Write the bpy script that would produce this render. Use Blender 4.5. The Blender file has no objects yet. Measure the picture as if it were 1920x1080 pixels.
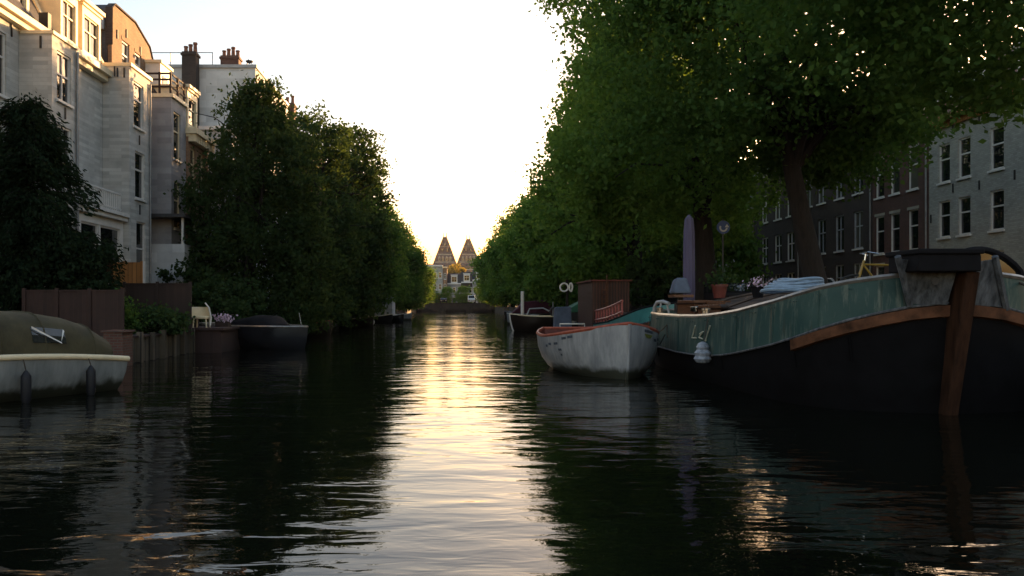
import bpy, bmesh, math, random
import numpy as np
from mathutils import Vector, Matrix
random.seed(7)
sc = bpy.context.scene
COL = sc.collection
H, F, CX, CY = 1.7, 1500.0, 850.0, 572.0      # eye height, focal length in px of the 1920 photo, canal vanishing point
R = math.radians

# ------------------------------------------------------------------ mesh builder
class MB:
    def __init__(s): s.v = []; s.f = []; s.m = []; s.cur = 0
    def add(s, vs, fs):
        b = len(s.v); s.v += [tuple(p) for p in vs]
        for f in fs: s.f.append(tuple(b + i for i in f)); s.m.append(s.cur)
    def hexa(s, p):
        s.add(p, [(0,3,2,1),(4,5,6,7),(0,1,5,4),(1,2,6,5),(2,3,7,6),(3,0,4,7)])
    def box(s, x0, x1, y0, y1, z0, z1):
        s.hexa([(x0,y0,z0),(x1,y0,z0),(x1,y1,z0),(x0,y1,z0),(x0,y0,z1),(x1,y0,z1),(x1,y1,z1),(x0,y1,z1)])
    def obox(s, c, d, rz=0, rx=0, ry=0):
        M = Matrix.Translation(c) @ Matrix.Rotation(rz,4,'Z') @ Matrix.Rotation(ry,4,'Y') @ Matrix.Rotation(rx,4,'X')
        a,b,h = d[0]/2, d[1]/2, d[2]/2
        s.hexa([M @ Vector(q) for q in [(-a,-b,-h),(a,-b,-h),(a,b,-h),(-a,b,-h),(-a,-b,h),(a,-b,h),(a,b,h),(-a,b,h)]])
    def tube(s, pts, r, n=8, cap=True, closed=False):
        pts = [Vector(p) for p in pts]; k = len(pts)
        rs = r if isinstance(r, (list, tuple)) else [r]*k
        ring = []
        up = None
        for i, p in enumerate(pts):
            if closed: t = pts[(i+1) % k] - pts[i-1]
            else: t = pts[min(i+1,k-1)] - pts[max(i-1,0)]
            t = t.normalized() if t.length > 1e-9 else Vector((0,0,1))
            if up is None: up = Vector((0,0,1)) if abs(t.z) < .9 else Vector((1,0,0))
            a = t.cross(up)
            if a.length < 1e-4: a = t.cross(Vector((0,1,0.1)))
            a.normalize(); b = a.cross(t).normalized(); up = b
            ring.append([p + (a*math.cos(2*math.pi*j/n) + b*math.sin(2*math.pi*j/n))*rs[i] for j in range(n)])
        vs = [q for rr in ring for q in rr]; fs = []
        for i in range(k if closed else k-1):
            i2 = (i+1) % k
            for j in range(n):
                fs.append((i*n+j, i*n+(j+1)%n, i2*n+(j+1)%n, i2*n+j))
        if cap and not closed:
            fs.append(tuple(range(n-1,-1,-1))); fs.append(tuple((k-1)*n+j for j in range(n)))
        s.add(vs, fs)
    def prism(s, poly, vec):
        vec = Vector(vec); n = len(poly); P = [Vector(p) for p in poly]; Q = [p+vec for p in P]
        s.add(P+Q, [tuple(range(n-1,-1,-1)), tuple(range(n,2*n))] + [(i,(i+1)%n,n+(i+1)%n,n+i) for i in range(n)])
    def sheet(s, rows, close_u=False):
        n = len(rows[0]); vs = [p for r in rows for p in r]; fs = []
        for i in range(len(rows)-1):
            for j in range(n if close_u else n-1):
                fs.append((i*n+j, i*n+(j+1)%n, (i+1)*n+(j+1)%n, (i+1)*n+j))
        s.add(vs, fs)
    def lathe(s, prof, c, n=14):
        rows = [[(c[0]+r*math.cos(2*math.pi*j/n), c[1]+r*math.sin(2*math.pi*j/n), c[2]+z) for j in range(n)] for r, z in prof]
        s.sheet(rows, True); b = len(s.v) - n*len(prof)
        if prof[0][0] > 1e-3: s.f.append(tuple(b+j for j in range(n-1,-1,-1))); s.m.append(s.cur)
        if prof[-1][0] > 1e-3: s.f.append(tuple(b+(len(prof)-1)*n+j for j in range(n))); s.m.append(s.cur)
    def build(s, name, mat, parent=None, smooth=False, bevel=0, loc=None, fix=True):
        org = root_loc(parent) if parent is not None else Vector(loc if loc is not None else base_of(s.v))
        me = bpy.data.meshes.new(name)
        me.from_pydata([(p[0]-org.x, p[1]-org.y, p[2]-org.z) for p in s.v], [], s.f)
        mats = mat if isinstance(mat, (list, tuple)) else [mat]
        for m in mats: me.materials.append(m)
        if len(mats) > 1: me.polygons.foreach_set('material_index', s.m)
        if fix:
            bm = bmesh.new(); bm.from_mesh(me); bmesh.ops.recalc_face_normals(bm, faces=bm.faces); bm.to_mesh(me); bm.free()
        if smooth:
            me.polygons.foreach_set('use_smooth', [True]*len(me.polygons))
        o = bpy.data.objects.new(name, me); COL.objects.link(o)
        if parent is not None: o.parent = parent
        else: o.location = org
        if smooth:
            try:
                md = o.modifiers.new('es','EDGE_SPLIT'); md.split_angle = R(50)
            except Exception: pass
        if bevel:
            b = o.modifiers.new('bv','BEVEL'); b.width = bevel; b.segments = 2; b.limit_method = 'ANGLE'
        return o

def base_of(v):
    a = np.array(v, dtype=float); lo, hi = a.min(0), a.max(0)
    return ((lo[0]+hi[0])/2, (lo[1]+hi[1])/2, lo[2])
def root_loc(o):
    while o.parent is not None: o = o.parent
    return o.location.copy()
def thing(name, label, cat, loc=(0,0,0), group=None):
    o = bpy.data.objects.new(name, None); COL.objects.link(o); o.location = loc
    o.empty_display_size = .3
    return tag(o, label, cat, group)
def tag(o, label, cat=None, group=None, kind=None):
    if label: o['label'] = label
    if cat: o['category'] = cat
    if group: o['group'] = group
    if kind: o['kind'] = kind
    return o
def copy_tree(o, parent=None):
    c = o.copy(); COL.objects.link(c)
    if parent is not None: c.parent = parent
    for ch in list(o.children): copy_tree(ch, c)
    return c
def PX(px, Y): return (px-CX)/F*Y
def PZ(py, Y): return H-(py-CY)/F*Y

# ------------------------------------------------------------------ materials
def new_mat(name):
    m = bpy.data.materials.new(name); m.use_nodes = True
    nt = m.node_tree; return m, nt, nt.nodes['Principled BSDF']
def N(nt, t, **kw):
    n = nt.nodes.new(t)
    for k, v in kw.items():
        if k.startswith('_'): setattr(n, k[1:], v)
        else: n.inputs[k.replace('__',' ')].default_value = v
    return n
def ramp(nt, fac, a, b, p0=.3, p1=.7):
    r = nt.nodes.new('ShaderNodeValToRGB'); e = r.color_ramp.elements
    e[0].color = (*a,1); e[1].color = (*b,1); e[0].position = p0; e[1].position = p1
    nt.links.new(fac, r.inputs[0]); return r.outputs[0]
def pmat(name, c, rough=.7, var=.25, scale=2.5, bump=0.0, metallic=0, stretch=(1,1,1), c2=None, spec=.4):
    m, nt, b = new_mat(name)
    tc = N(nt,'ShaderNodeTexCoord'); mp = N(nt,'ShaderNodeMapping'); mp.inputs['Scale'].default_value = stretch
    nt.links.new(tc.outputs['Object'], mp.inputs[0])
    no = N(nt,'ShaderNodeTexNoise', Scale=scale, Detail=6.0, Roughness=.62); nt.links.new(mp.outputs[0], no.inputs['Vector'])
    lo = tuple(x*(1-var) for x in c); hi = c2 if c2 else tuple(min(1,x*(1+var)) for x in c)
    nt.links.new(ramp(nt, no.outputs['Fac'], lo, hi), b.inputs['Base Color'])
    b.inputs['Roughness'].default_value = rough; b.inputs['Metallic'].default_value = metallic
    b.inputs['Specular IOR Level'].default_value = spec
    if bump:
        bp = N(nt,'ShaderNodeBump', Strength=.6, Distance=bump); nt.links.new(no.outputs['Fac'], bp.inputs['Height']); nt.links.new(bp.outputs[0], b.inputs['Normal'])
    return m
def wallmat(name, c, mortar, bw=.22, bh=.07, ms=.012, dirt=.3, rough=.85, bump=.006, axis='w', off=.5):
    """courses of bricks or boards: u = x + y along the wall, v = z"""
    m, nt, b = new_mat(name)
    tc = N(nt,'ShaderNodeTexCoord'); sp = N(nt,'ShaderNodeSeparateXYZ'); nt.links.new(tc.outputs['Object'], sp.inputs[0])
    ad = N(nt,'ShaderNodeMath', _operation='ADD'); nt.links.new(sp.outputs[0], ad.inputs[0]); nt.links.new(sp.outputs[1], ad.inputs[1])
    cb = N(nt,'ShaderNodeCombineXYZ')
    if axis == 'w': nt.links.new(ad.outputs[0], cb.inputs[0]); nt.links.new(sp.outputs[2], cb.inputs[1])
    else: nt.links.new(sp.outputs[2], cb.inputs[0]); nt.links.new(ad.outputs[0], cb.inputs[1])
    br = N(nt,'ShaderNodeTexBrick', Scale=1.0); br.offset = off
    br.inputs['Brick Width'].default_value = bw; br.inputs['Row Height'].default_value = bh; br.inputs['Mortar Size'].default_value = ms
    br.inputs['Mortar Smooth'].default_value = .3
    br.inputs['Color1'].default_value = (*[x*.82 for x in c],1); br.inputs['Color2'].default_value = (*[min(1,x*1.15) for x in c],1)
    br.inputs['Mortar'].default_value = (*mortar,1)
    nt.links.new(cb.outputs[0], br.inputs['Vector'])
    no = N(nt,'ShaderNodeTexNoise', Scale=.9, Detail=7.0, Roughness=.65); nt.links.new(tc.outputs['Object'], no.inputs['Vector'])
    rr = ramp(nt, no.outputs['Fac'], (1-dirt,)*3, (1,1,1), .3, .65)
    mx = N(nt,'ShaderNodeMix', _data_type='RGBA', _blend_type='MULTIPLY'); mx.inputs[0].default_value = 1
    nt.links.new(br.outputs['Color'], mx.inputs[6]); nt.links.new(rr, mx.inputs[7]); nt.links.new(mx.outputs[2], b.inputs['Base Color'])
    b.inputs['Roughness'].default_value = rough
    bp = N(nt,'ShaderNodeBump', Strength=.7, Distance=bump); bp.invert = True
    nt.links.new(br.outputs['Fac'], bp.inputs['Height']); nt.links.new(bp.outputs[0], b.inputs['Normal'])
    return m
def glassmat(name, c=(.012,.014,.016), rough=.03, wob=.004):
    m, nt, b = new_mat(name); b.inputs['Base Color'].default_value = (*c,1); b.inputs['Roughness'].default_value = rough
    b.inputs['IOR'].default_value = 1.52; b.inputs['Specular IOR Level'].default_value = .9
    tc = N(nt,'ShaderNodeTexCoord'); no = N(nt,'ShaderNodeTexNoise', Scale=1.6, Detail=1.0); nt.links.new(tc.outputs['Object'], no.inputs['Vector'])
    bp = N(nt,'ShaderNodeBump', Strength=1.0, Distance=wob*4); nt.links.new(no.outputs['Fac'], bp.inputs['Height']); nt.links.new(bp.outputs[0], b.inputs['Normal'])
    return m
def leafmat(name, c1, c2, trans=.52):
    m, nt, b = new_mat(name); nt.nodes.remove(b)
    out = nt.nodes['Material Output']
    g = N(nt,'ShaderNodeNewGeometry'); tc = N(nt,'ShaderNodeTexCoord')
    no = N(nt,'ShaderNodeTexNoise', Scale=.55, Detail=3.0); nt.links.new(tc.outputs['Object'], no.inputs['Vector'])
    ad = N(nt,'ShaderNodeMath', _operation='MULTIPLY_ADD'); ad.inputs[1].default_value = .5
    nt.links.new(g.outputs['Random Per Island'], ad.inputs[0]); 
    ml = N(nt,'ShaderNodeMath', _operation='MULTIPLY'); ml.inputs[1].default_value = .55; nt.links.new(no.outputs['Fac'], ml.inputs[0]); nt.links.new(ml.outputs[0], ad.inputs[2])
    col = ramp(nt, ad.outputs[0], c1, c2, .15, .85)
    d = N(nt,'ShaderNodeBsdfDiffuse'); t = N(nt,'ShaderNodeBsdfTranslucent'); nt.links.new(col, d.inputs[0]); 
    tcol = N(nt,'ShaderNodeMix', _data_type='RGBA', _blend_type='MULTIPLY'); tcol.inputs[0].default_value = 1; tcol.inputs[7].default_value = (1.5,1.25,.6,1)
    nt.links.new(col, tcol.inputs[6]); nt.links.new(tcol.outputs[2], t.inputs[0])
    mx = N(nt,'ShaderNodeMixShader'); mx.inputs[0].default_value = trans
    nt.links.new(d.outputs[0], mx.inputs[1]); nt.links.new(t.outputs[0], mx.inputs[2]); nt.links.new(mx.outputs[0], out.inputs[0])
    return m

M = {}
M['white_wall'] = wallmat('white painted boards', (.58,.57,.535), (.49,.48,.45), 1.1, .15, .006, .3)
M['cream_wall'] = wallmat('cream plaster', (.66,.60,.50), (.56,.51,.43), .6, .25, .006, .22)
M['grey_wall'] = wallmat('grey blue plaster', (.36,.36,.38), (.31,.31,.33), .8, .3, .004, .25)
M['pale_wall'] = wallmat('pale render', (.60,.61,.61), (.55,.56,.56), 1.5, .5, .004, .2)
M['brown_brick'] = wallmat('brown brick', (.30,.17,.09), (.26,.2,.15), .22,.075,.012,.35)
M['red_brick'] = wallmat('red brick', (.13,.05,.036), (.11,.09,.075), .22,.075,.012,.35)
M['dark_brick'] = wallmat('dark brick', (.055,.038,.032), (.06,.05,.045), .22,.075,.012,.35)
M['orange_brick'] = wallmat('orange brick', (.34,.17,.085), (.3,.24,.18), .22,.075,.012,.3)
M['white_brick'] = wallmat('white painted brick', (.42,.42,.38), (.34,.34,.31), .24,.085,.012,.25,bump=.002)
M['beige_wall'] = wallmat('beige stone', (.42,.38,.31), (.34,.31,.26), .7,.35,.01,.25)
M['museum_brick'] = wallmat('museum brick', (.19,.105,.075), (.30,.25,.20), 4.0,1.7,.16,.25,bump=.02)
M['museum_slate'] = wallmat('museum slate', (.085,.078,.092), (.14,.125,.125), .9,.8,.1,.3,bump=.02)
M['slate'] = wallmat('slate tiles', (.055,.052,.056), (.03,.03,.03), .28,.2,.015,.3, .6)
M['red_tile'] = wallmat('red roof tiles', (.23,.09,.05), (.1,.05,.03), .25,.28,.03,.35,.7,.02)
M['white_paint'] = pmat('white paint', (.72,.70,.66), .5, .1, 3)
M['cream_paint'] = pmat('cream paint', (.80,.68,.46), .5, .12, 3)
M['grey_paint'] = pmat('grey paint', (.34,.35,.36), .55, .15, 3)
M['zinc'] = pmat('zinc', (.25,.26,.27), .45, .2, 4, metallic=.5)
M['iron'] = pmat('black iron', (.02,.02,.022), .5, .3, 8)
M['glass'] = glassmat('window glass')
M['glass_net'] = glassmat('window glass before net curtain', (.05,.05,.047)); M['glass_curtain'] = glassmat('window glass before pale curtain', (.11,.10,.085), .05)
M['clear_glass'] = glassmat('hazy plastic glass', (.022,.024,.022), .1)
M['pot_clay'] = pmat('clay pots', (.2,.09,.06), .85, .3, 6)
M['wood_brown'] = wallmat('brown boards', (.036,.02,.016), (.03,.015,.012), 4, .14, .01, .4, .8, .008, axis='v', off=0)
M['wood_red'] = wallmat('dark red boards', (.042,.021,.018), (.05,.025,.02), 4, .13, .012, .45, .8, .008, axis='v', off=0)
M['wood_orange'] = wallmat('orange boards', (.46,.20,.055), (.16,.07,.02), 4, .18, .016, .3, .7, .008, axis='v', off=0)
M['quay_wood'] = wallmat('weathered quay planks', (.11,.09,.065), (.03,.025,.02), 3, .28, .025, .5, .9, .02, axis='v', off=.3)
M['quay_stone'] = wallmat('quay bricks', (.07,.055,.045), (.07,.06,.05), .25,.09,.015,.5, .9,.01)
M['asphalt'] = pmat('street clinkers', (.06,.055,.05), .9, .3, 6, .01)
M['soil'] = pmat('garden soil', (.06,.06,.035), .95, .4, 3, .03)
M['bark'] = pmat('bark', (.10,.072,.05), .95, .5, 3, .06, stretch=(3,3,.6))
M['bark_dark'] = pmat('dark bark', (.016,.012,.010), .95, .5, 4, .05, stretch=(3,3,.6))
M['leaf_shade_tint'] = leafmat('shade darkened leaves', (.04,.092,.028), (.095,.18,.055))  # canopy shade on the two near quay trees put into this darker green
M['leaf_lime'] = leafmat('lime leaves', (.068,.155,.036), (.16,.27,.075))
M['leaf_willow'] = leafmat('willow leaves', (.024,.05,.022), (.06,.10,.042))
M['leaf_dark'] = leafmat('dark leaves', (.024,.048,.022), (.06,.105,.045), .45)
M['needle'] = leafmat('yew needles', (.008,.017,.010), (.024,.042,.022), .2)
M['leaf_yellow'] = leafmat('yellow leaves', (.16,.15,.03), (.26,.22,.05))
M['petal'] = pmat('pale petals', (.55,.42,.52), .8, .3, 20)
# ------------------------------------------------------------------ camera, sky, sun
cam = bpy.data.cameras.new('camera'); cam.lens = 36*F/1920; cam.sensor_width = 36
cam.shift_x = (960-CX)/1920; cam.shift_y = (CY-540)/1920; cam.clip_end = 4000; cam.clip_start = .1
co = bpy.data.objects.new('camera', cam); co.location = (0,0,H); co.rotation_euler = (R(90),0,0); COL.objects.link(co); sc.camera = co
SUN_AZ, SUN_EL = R(30), R(6.5)                 # azimuth to the right of the canal axis, height
w = bpy.data.worlds.new('World'); sc.world = w; w.use_nodes = True
nt = w.node_tree; bg = nt.nodes['Background']
sky = nt.nodes.new('ShaderNodeTexSky'); sky.sky_type = 'NISHITA'; sky.sun_disc = False
sky.sun_elevation = SUN_EL; sky.sun_rotation = SUN_AZ; sky.altitude = 0; sky.air_density = 1.0; sky.dust_density = 1.2; sky.ozone_density = 1.0
# thin evening haze warms the lowest part of the sky
tcw = nt.nodes.new('ShaderNodeTexCoord'); spw = nt.nodes.new('ShaderNodeSeparateXYZ'); nt.links.new(tcw.outputs['Generated'], spw.inputs[0])
rw = nt.nodes.new('ShaderNodeValToRGB'); nt.links.new(spw.outputs[2], rw.inputs[0]); er = rw.color_ramp.elements
er[0].position = 0.0; er[0].color = (1.12,.66,.40,1); er[1].position = .42; er[1].color = (1.07,.95,.91,1)
e1_ = er.new(.07); e1_.color = (1.12,.76,.56,1); e2_ = er.new(.17); e2_.color = (1.10,.89,.81,1)
mw = nt.nodes.new('ShaderNodeMix'); mw.data_type = 'RGBA'; mw.blend_type = 'MULTIPLY'; mw.inputs[0].default_value = 1
nt.links.new(sky.outputs[0], mw.inputs[6]); nt.links.new(rw.outputs[0], mw.inputs[7]); nt.links.new(mw.outputs[2], bg.inputs[0]); bg.inputs[1].default_value = .15
su = bpy.data.lights.new('sun','SUN'); su.energy = 5.0; su.angle = R(.5); su.color = (1,.56,.23)
so = bpy.data.objects.new('sun', su); COL.objects.link(so)
d = Vector((math.sin(SUN_AZ)*math.cos(SUN_EL), math.cos(SUN_AZ)*math.cos(SUN_EL), math.sin(SUN_EL)))
so.rotation_euler = (-d).to_track_quat('-Z','Y').to_euler(); so.location = d*60
vs = sc.view_settings; sc.display_settings.display_device = 'sRGB'
vs.view_transform = 'Standard'; vs.look = 'None'; vs.gamma = 1; vs.exposure = 1.7
sc.cycles.max_bounces = 7; sc.cycles.diffuse_bounces = 3; sc.cycles.glossy_bounces = 4; sc.cycles.transmission_bounces = 4; sc.cycles.caustics_reflective = False; sc.cycles.caustics_refractive = False

# ------------------------------------------------------------------ water, ground, quays
m, nt, b = new_mat('canal water'); M['water'] = m
b.inputs['Base Color'].default_value = (.004,.005,.003,1); b.inputs['Roughness'].default_value = .015; b.inputs['IOR'].default_value = 1.34
b.inputs['Specular IOR Level'].default_value = .5
tc = N(nt,'ShaderNodeTexCoord')
def layer(scale, sx, sy, det, dist, rot=0.0):
    mp = N(nt,'ShaderNodeMapping'); mp.inputs['Scale'].default_value = (sx,sy,1); mp.inputs['Rotation'].default_value = (0,0,rot)
    nt.links.new(tc.outputs['Object'], mp.inputs[0])
    n = N(nt,'ShaderNodeTexNoise', Scale=scale, Detail=det, Roughness=.5, Distortion=dist); nt.links.new(mp.outputs[0], n.inputs['Vector'])
    return n.outputs['Fac']
def addm(a, b_, ka, kb):
    q = N(nt,'ShaderNodeMath', _operation='MULTIPLY'); q.inputs[1].default_value = ka; nt.links.new(a, q.inputs[0])
    p = N(nt,'ShaderNodeMath', _operation='MULTIPLY_ADD'); p.inputs[1].default_value = kb; nt.links.new(b_, p.inputs[0]); nt.links.new(q.outputs[0], p.inputs[2])
    return p.outputs[0]
WK = .92
h1 = layer(1.15, .6, 1.3, 1.5, .6, .12)      # ripples about a metre long
h2 = layer(4.2, .5, 1.35, 2.5, .5, -.15)        # small ripples
h3 = layer(.28, .8, 1.1, 1.0, .2, .4)         # slow swell
# patches of rougher and calmer water
pa = layer(.11, 1, .6, 2.0, .3, .2)
amp = N(nt,'ShaderNodeMapRange'); amp.inputs[1].default_value = .3; amp.inputs[2].default_value = .7; amp.inputs[3].default_value = .6; amp.inputs[4].default_value = 1.5
nt.links.new(pa, amp.inputs[0])
hh = addm(addm(h1, h2, .027*WK, .0075*WK), h3, 1.0, .045*WK)
mm = N(nt,'ShaderNodeMath', _operation='MULTIPLY'); nt.links.new(hh, mm.inputs[0]); nt.links.new(amp.outputs[0], mm.inputs[1])
bp = N(nt,'ShaderNodeBump', Strength=1.0, Distance=1.0); nt.links.new(mm.outputs[0], bp.inputs['Height']); nt.links.new(bp.outputs[0], b.inputs['Normal'])
q = MB(); q.add([(-40,-60,0),(40,-60,0),(40,216,0),(-40,216,0)], [(0,1,2,3)])
tag(q.build('water', M['water'], loc=(0,0,0)), 'dark rippled canal water reflecting the bright evening sky', kind='structure')

GL, GR = .78, 1.25                             # garden level on the left, street level on the right
q = MB()
q.add([(-900,-60,GL),(-12.6,-60,GL),(-12.6,22.6,GL),(-9.6,22.6,GL),(-9.6,216,GL),(-9.6,2600,GL),(-900,2600,GL)], [(0,1,2,3,4,5,6)])
q.add([(10.9,-60,GR),(900,-60,GR),(900,2600,GR),(10.9,2600,GR)], [(0,1,2,3)])
q.add([(-9.6,214,GL+.3),(10.9,214,GL+.3),(10.9,2600,GL+.3),(-9.6,2600,GL+.3)], [(0,1,2,3)])
tag(q.build('ground', M['soil'], loc=(0,0,0)), 'dark ground of the canal banks', kind='structure')
q = MB(); q.add([(11.3,-60,GR+.004),(20.8,-60,GR+.004),(20.8,214,GR+.004),(11.3,214,GR+.004)], [(0,1,2,3)])
tag(q.build('street', M['asphalt'], loc=(15,0,GR)), 'dark street along the right quay', kind='structure')
q = MB(); q.box(20.8,25.4,-60,214,GR-.2,GR+.13)
tag(q.build('pavement', M['quay_stone'], loc=(23,0,GR)), 'brick pavement in front of the right hand houses', kind='structure')
q = MB(); q.box(10.45,10.9,-60,214,-1.5,GR+.06)
tag(q.build('quay_wall', M['quay_stone'], loc=(10.7,60,0)), 'dark brick quay wall along the street side of the canal', 'quay wall')
q = MB(); q.box(-9.6,-9.35,23.4,200,-1.5,.74); q.box(-12.6,-9.6,22.45,22.6,-1.5,.7)
r_ = thing('timber_quay', 'weathered plank quay edge with posts along the garden bank', 'quay', (-9.5,25,0))
q.build('plank_wall', M['quay_wood'], r_)
q = MB(); q.box(-9.72,-9.28,23.4,200,.74,.80); q.build('cap_rail', M['wood_brown'], r_)
for k in range(6):
    q = MB(); y = 23.6+k*.95; q.box(-9.35,-9.2,y,y+.16,-1,.9-.04*(k%2)); q.build('post', M['quay_wood'], r_)
q = MB(); q.box(-12.85,-12.6,-60,22.45,-1.5,.72)
tag(q.build('garden_wall', M['quay_stone'], loc=(-12.7,10,0)), 'low brick garden bank wall behind the white canvas topped boat', 'wall')

# ------------------------------------------------------------------ houses
class Fr:
    """facade frame: u along the wall, z up, d out of the wall"""
    def __init__(s, o, u, n): s.o = o; s.u = u; s.n = n
    def p(s, u, z, d): return (s.o[0]+u*s.u[0]+d*s.n[0], s.o[1]+u*s.u[1]+d*s.n[1], z)
    def box(s, mb, u0, u1, z0, z1, d0, d1):
        mb.hexa([s.p(u0,z0,d0),s.p(u1,z0,d0),s.p(u1,z0,d1),s.p(u0,z0,d1),s.p(u0,z1,d0),s.p(u1,z1,d0),s.p(u1,z1,d1),s.p(u0,z1,d1)])
def LF(x): return Fr((x,0),(0,1),(1,0))        # faces right, u = Y
def RF(x): return Fr((x,0),(0,1),(-1,0))       # faces left, u = Y
def CF(y): return Fr((0,y),(1,0),(0,-1))       # faces the camera, u = X
REC = .16
def wall(mb, fr, u0, u1, z0, z1, holes, depth, top=True):
    us = sorted({u0,u1,*[h[0] for h in holes],*[h[1] for h in holes]}); zs = sorted({z0,z1,*[h[2] for h in holes],*[h[3] for h in holes]})
    for a, b in zip(us, us[1:]):
        for c, e in zip(zs, zs[1:]):
            mu, mz = (a+b)/2, (c+e)/2
            d = 0
            if any(h[0]<mu<h[1] and h[2]<mz<h[3] for h in holes): d = -REC
            mb.add([fr.p(a,c,d),fr.p(b,c,d),fr.p(b,e,d),fr.p(a,e,d)], [(0,1,2,3)])
    for a, b, c, e in holes:
        for (p, q_) in (((a,c),(b,c)),((b,c),(b,e)),((b,e),(a,e)),((a,e),(a,c))):
            mb.add([fr.p(*p,0),fr.p(*q_,0),fr.p(*q_,-REC),fr.p(*p,-REC)], [(0,1,2,3)])
    D = -depth
    for p, q_ in (((u0,0),(u0,D)),((u0,D),(u1,D)),((u1,D),(u1,0))):
        mb.add([fr.p(p[0],z0,p[1]),fr.p(q_[0],z0,q_[1]),fr.p(q_[0],z1,q_[1]),fr.p(p[0],z1,p[1])], [(0,1,2,3)])
    if top: mb.add([fr.p(u0,z1,0),fr.p(u1,z1,0),fr.p(u1,z1,D),fr.p(u0,z1,D)], [(0,1,2,3)])
def window(parent, fr, h, frame='white_paint', mid=.62, mull=0, sill='white_paint', glass='glass', as_name='window', fw=.075, lintel=None, d=0):
    a, b, c, e = h; mb = MB(); f0, f1 = d-REC+.02, d-REC+.10
    fr.box(mb,a,a+fw,c,e,f0,f1); fr.box(mb,b-fw,b,c,e,f0,f1); fr.box(mb,a+fw,b-fw,c,c+fw,f0,f1); fr.box(mb,a+fw,b-fw,e-fw,e,f0,f1)
    if mid: zz = c+(e-c)*mid; fr.box(mb,a+fw,b-fw,zz-.035,zz+.035,f0,f1-.012)
    for k in range(mull):
        uu = a+(b-a)*(k+1)/(mull+1); fr.box(mb,uu-.03,uu+.03,c+fw,e-fw,f0,f1-.02)
    wn = mb.build(as_name, M[frame], parent)
    g = MB(); t = random.uniform(-.012,.012); t2 = random.uniform(-.01,.01); gd = d-REC+.035
    g.add([fr.p(a+.03,c+.03,gd-t-t2),fr.p(b-.03,c+.03,gd+t-t2),fr.p(b-.03,e-.03,gd+t+t2),fr.p(a+.03,e-.03,gd-t+t2)], [(0,1,2,3)])
    g.build('pane', M[random.choice(('glass','glass','glass','glass_net','glass_curtain'))] if glass == 'glass' else M[glass], wn)
    if sill:
        s_ = MB(); fr.box(s_, a-.07, b+.07, c-.10, c-.003, d-.1, d+.09); s_.build('sill', M[sill], wn)
    if lintel:
        s_ = MB(); fr.box(s_, a-.08, b+.08, e+.003, e+.16, d-.1, d+.02); s_.build('lintel', M[lintel], wn)
    return wn
def anchors(parent, fr, pts):
    for u, z in pts:
        mb = MB(); fr.box(mb, u-.03, u+.03, z-.22, z+.22, .003, .05); mb.build('wall_anchor', M['iron'], parent)
def pipe(parent, pts, r=.05, m='zinc', name='drain_pipe'):
    mb = MB(); mb.tube(pts, r, 8); return mb.build(name, M[m], parent, smooth=True)
def dormer(parent, fr, u0, u1, z0, z1, d, depth, m='cream_paint', two=True, roofm='zinc'):
    mb = MB(); hole = (u0+.18, u1-.18, z0+.25, z1-.45)
    f2 = Fr((fr.o[0]+d*fr.n[0], fr.o[1]+d*fr.n[1]), fr.u, fr.n)
    wall(mb, f2, u0, u1, z0, z1, [hole], depth)
    dm = mb.build('dormer', M[m], parent)
    c = MB(); f2.box(c, u0-.12, u1+.12, z1+.003, z1+.16, -depth, .16); f2.box(c, u0-.05, u1+.05, z1-.12, z1, .003, .07); c.build('cornice', M[m], dm)
    a,b,cc,e = hole; w_ = MB(); f0, f1 = -REC+.02, -REC+.10; fw=.07
    f2.box(w_,a,a+fw,cc,e,f0,f1); f2.box(w_,b-fw,b,cc,e,f0,f1); f2.box(w_,a+fw,b-fw,cc,cc+fw,f0,f1); f2.box(w_,a+fw,b-fw,e-fw,e,f0,f1)
    zz = cc+(e-cc)*.6; f2.box(w_,a+fw,b-fw,zz-.03,zz+.03,f0,f1-.012)
    if two: uu=(a+b)/2; f2.box(w_,uu-.03,uu+.03,cc+fw,e-fw,f0,f1-.02)
    w_.build('window_frame', M['cream_paint'], dm)
    g = MB(); gd = -REC+.035; t = random.uniform(-.012,.012)
    g.add([f2.p(a+.03,cc+.03,gd-t),f2.p(b-.03,cc+.03,gd+t),f2.p(b-.03,e-.03,gd+t),f2.p(a+.03,e-.03,gd-t)], [(0,1,2,3)]); g.build('pane', M['glass'], dm)
    return dm
def mansard(parent, fr, u0, u1, z0, z1, d0, d1, dback, m='slate', name='roof'):
    mb = MB(); P = lambda u,z,d_: fr.p(u,z,d_)
    mb.add([P(u0,z0,d0),P(u1,z0,d0),P(u1,z1,d1),P(u0,z1,d1),P(u0,z0,dback),P(u1,z0,dback),P(u1,z1,dback),P(u0,z1,dback)],
           [(0,1,2,3),(3,2,6,7),(0,3,7,4),(1,5,6,2),(4,7,6,5)])
    return mb.build(name, M[m], parent)
def chimney(parent, x0, x1, y0, y1, z0, z1, pots=3, m='red_brick'):
    mb = MB(); mb.box(x0,x1,y0,y1,z0,z1); mb.box(x0-.07,x1+.07,y0-.07,y1+.07,z1-.25,z1-.1)
    c = mb.build('chimney', M[m], parent)
    for k in range(pots):
        t = (k+.5)/pots; p = MB(); hgt = .45+.25*((k*7)%3)/2
        p.lathe([(.15,0),(.12,hgt*.8),(.16,hgt*.82),(.15,hgt),(.1,hgt)], (x0+(x1-x0)*t, (y0+y1)/2, z1), 10); p.build('chimney_pot', M['pot_clay'], c, smooth=True)
    return c

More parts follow.
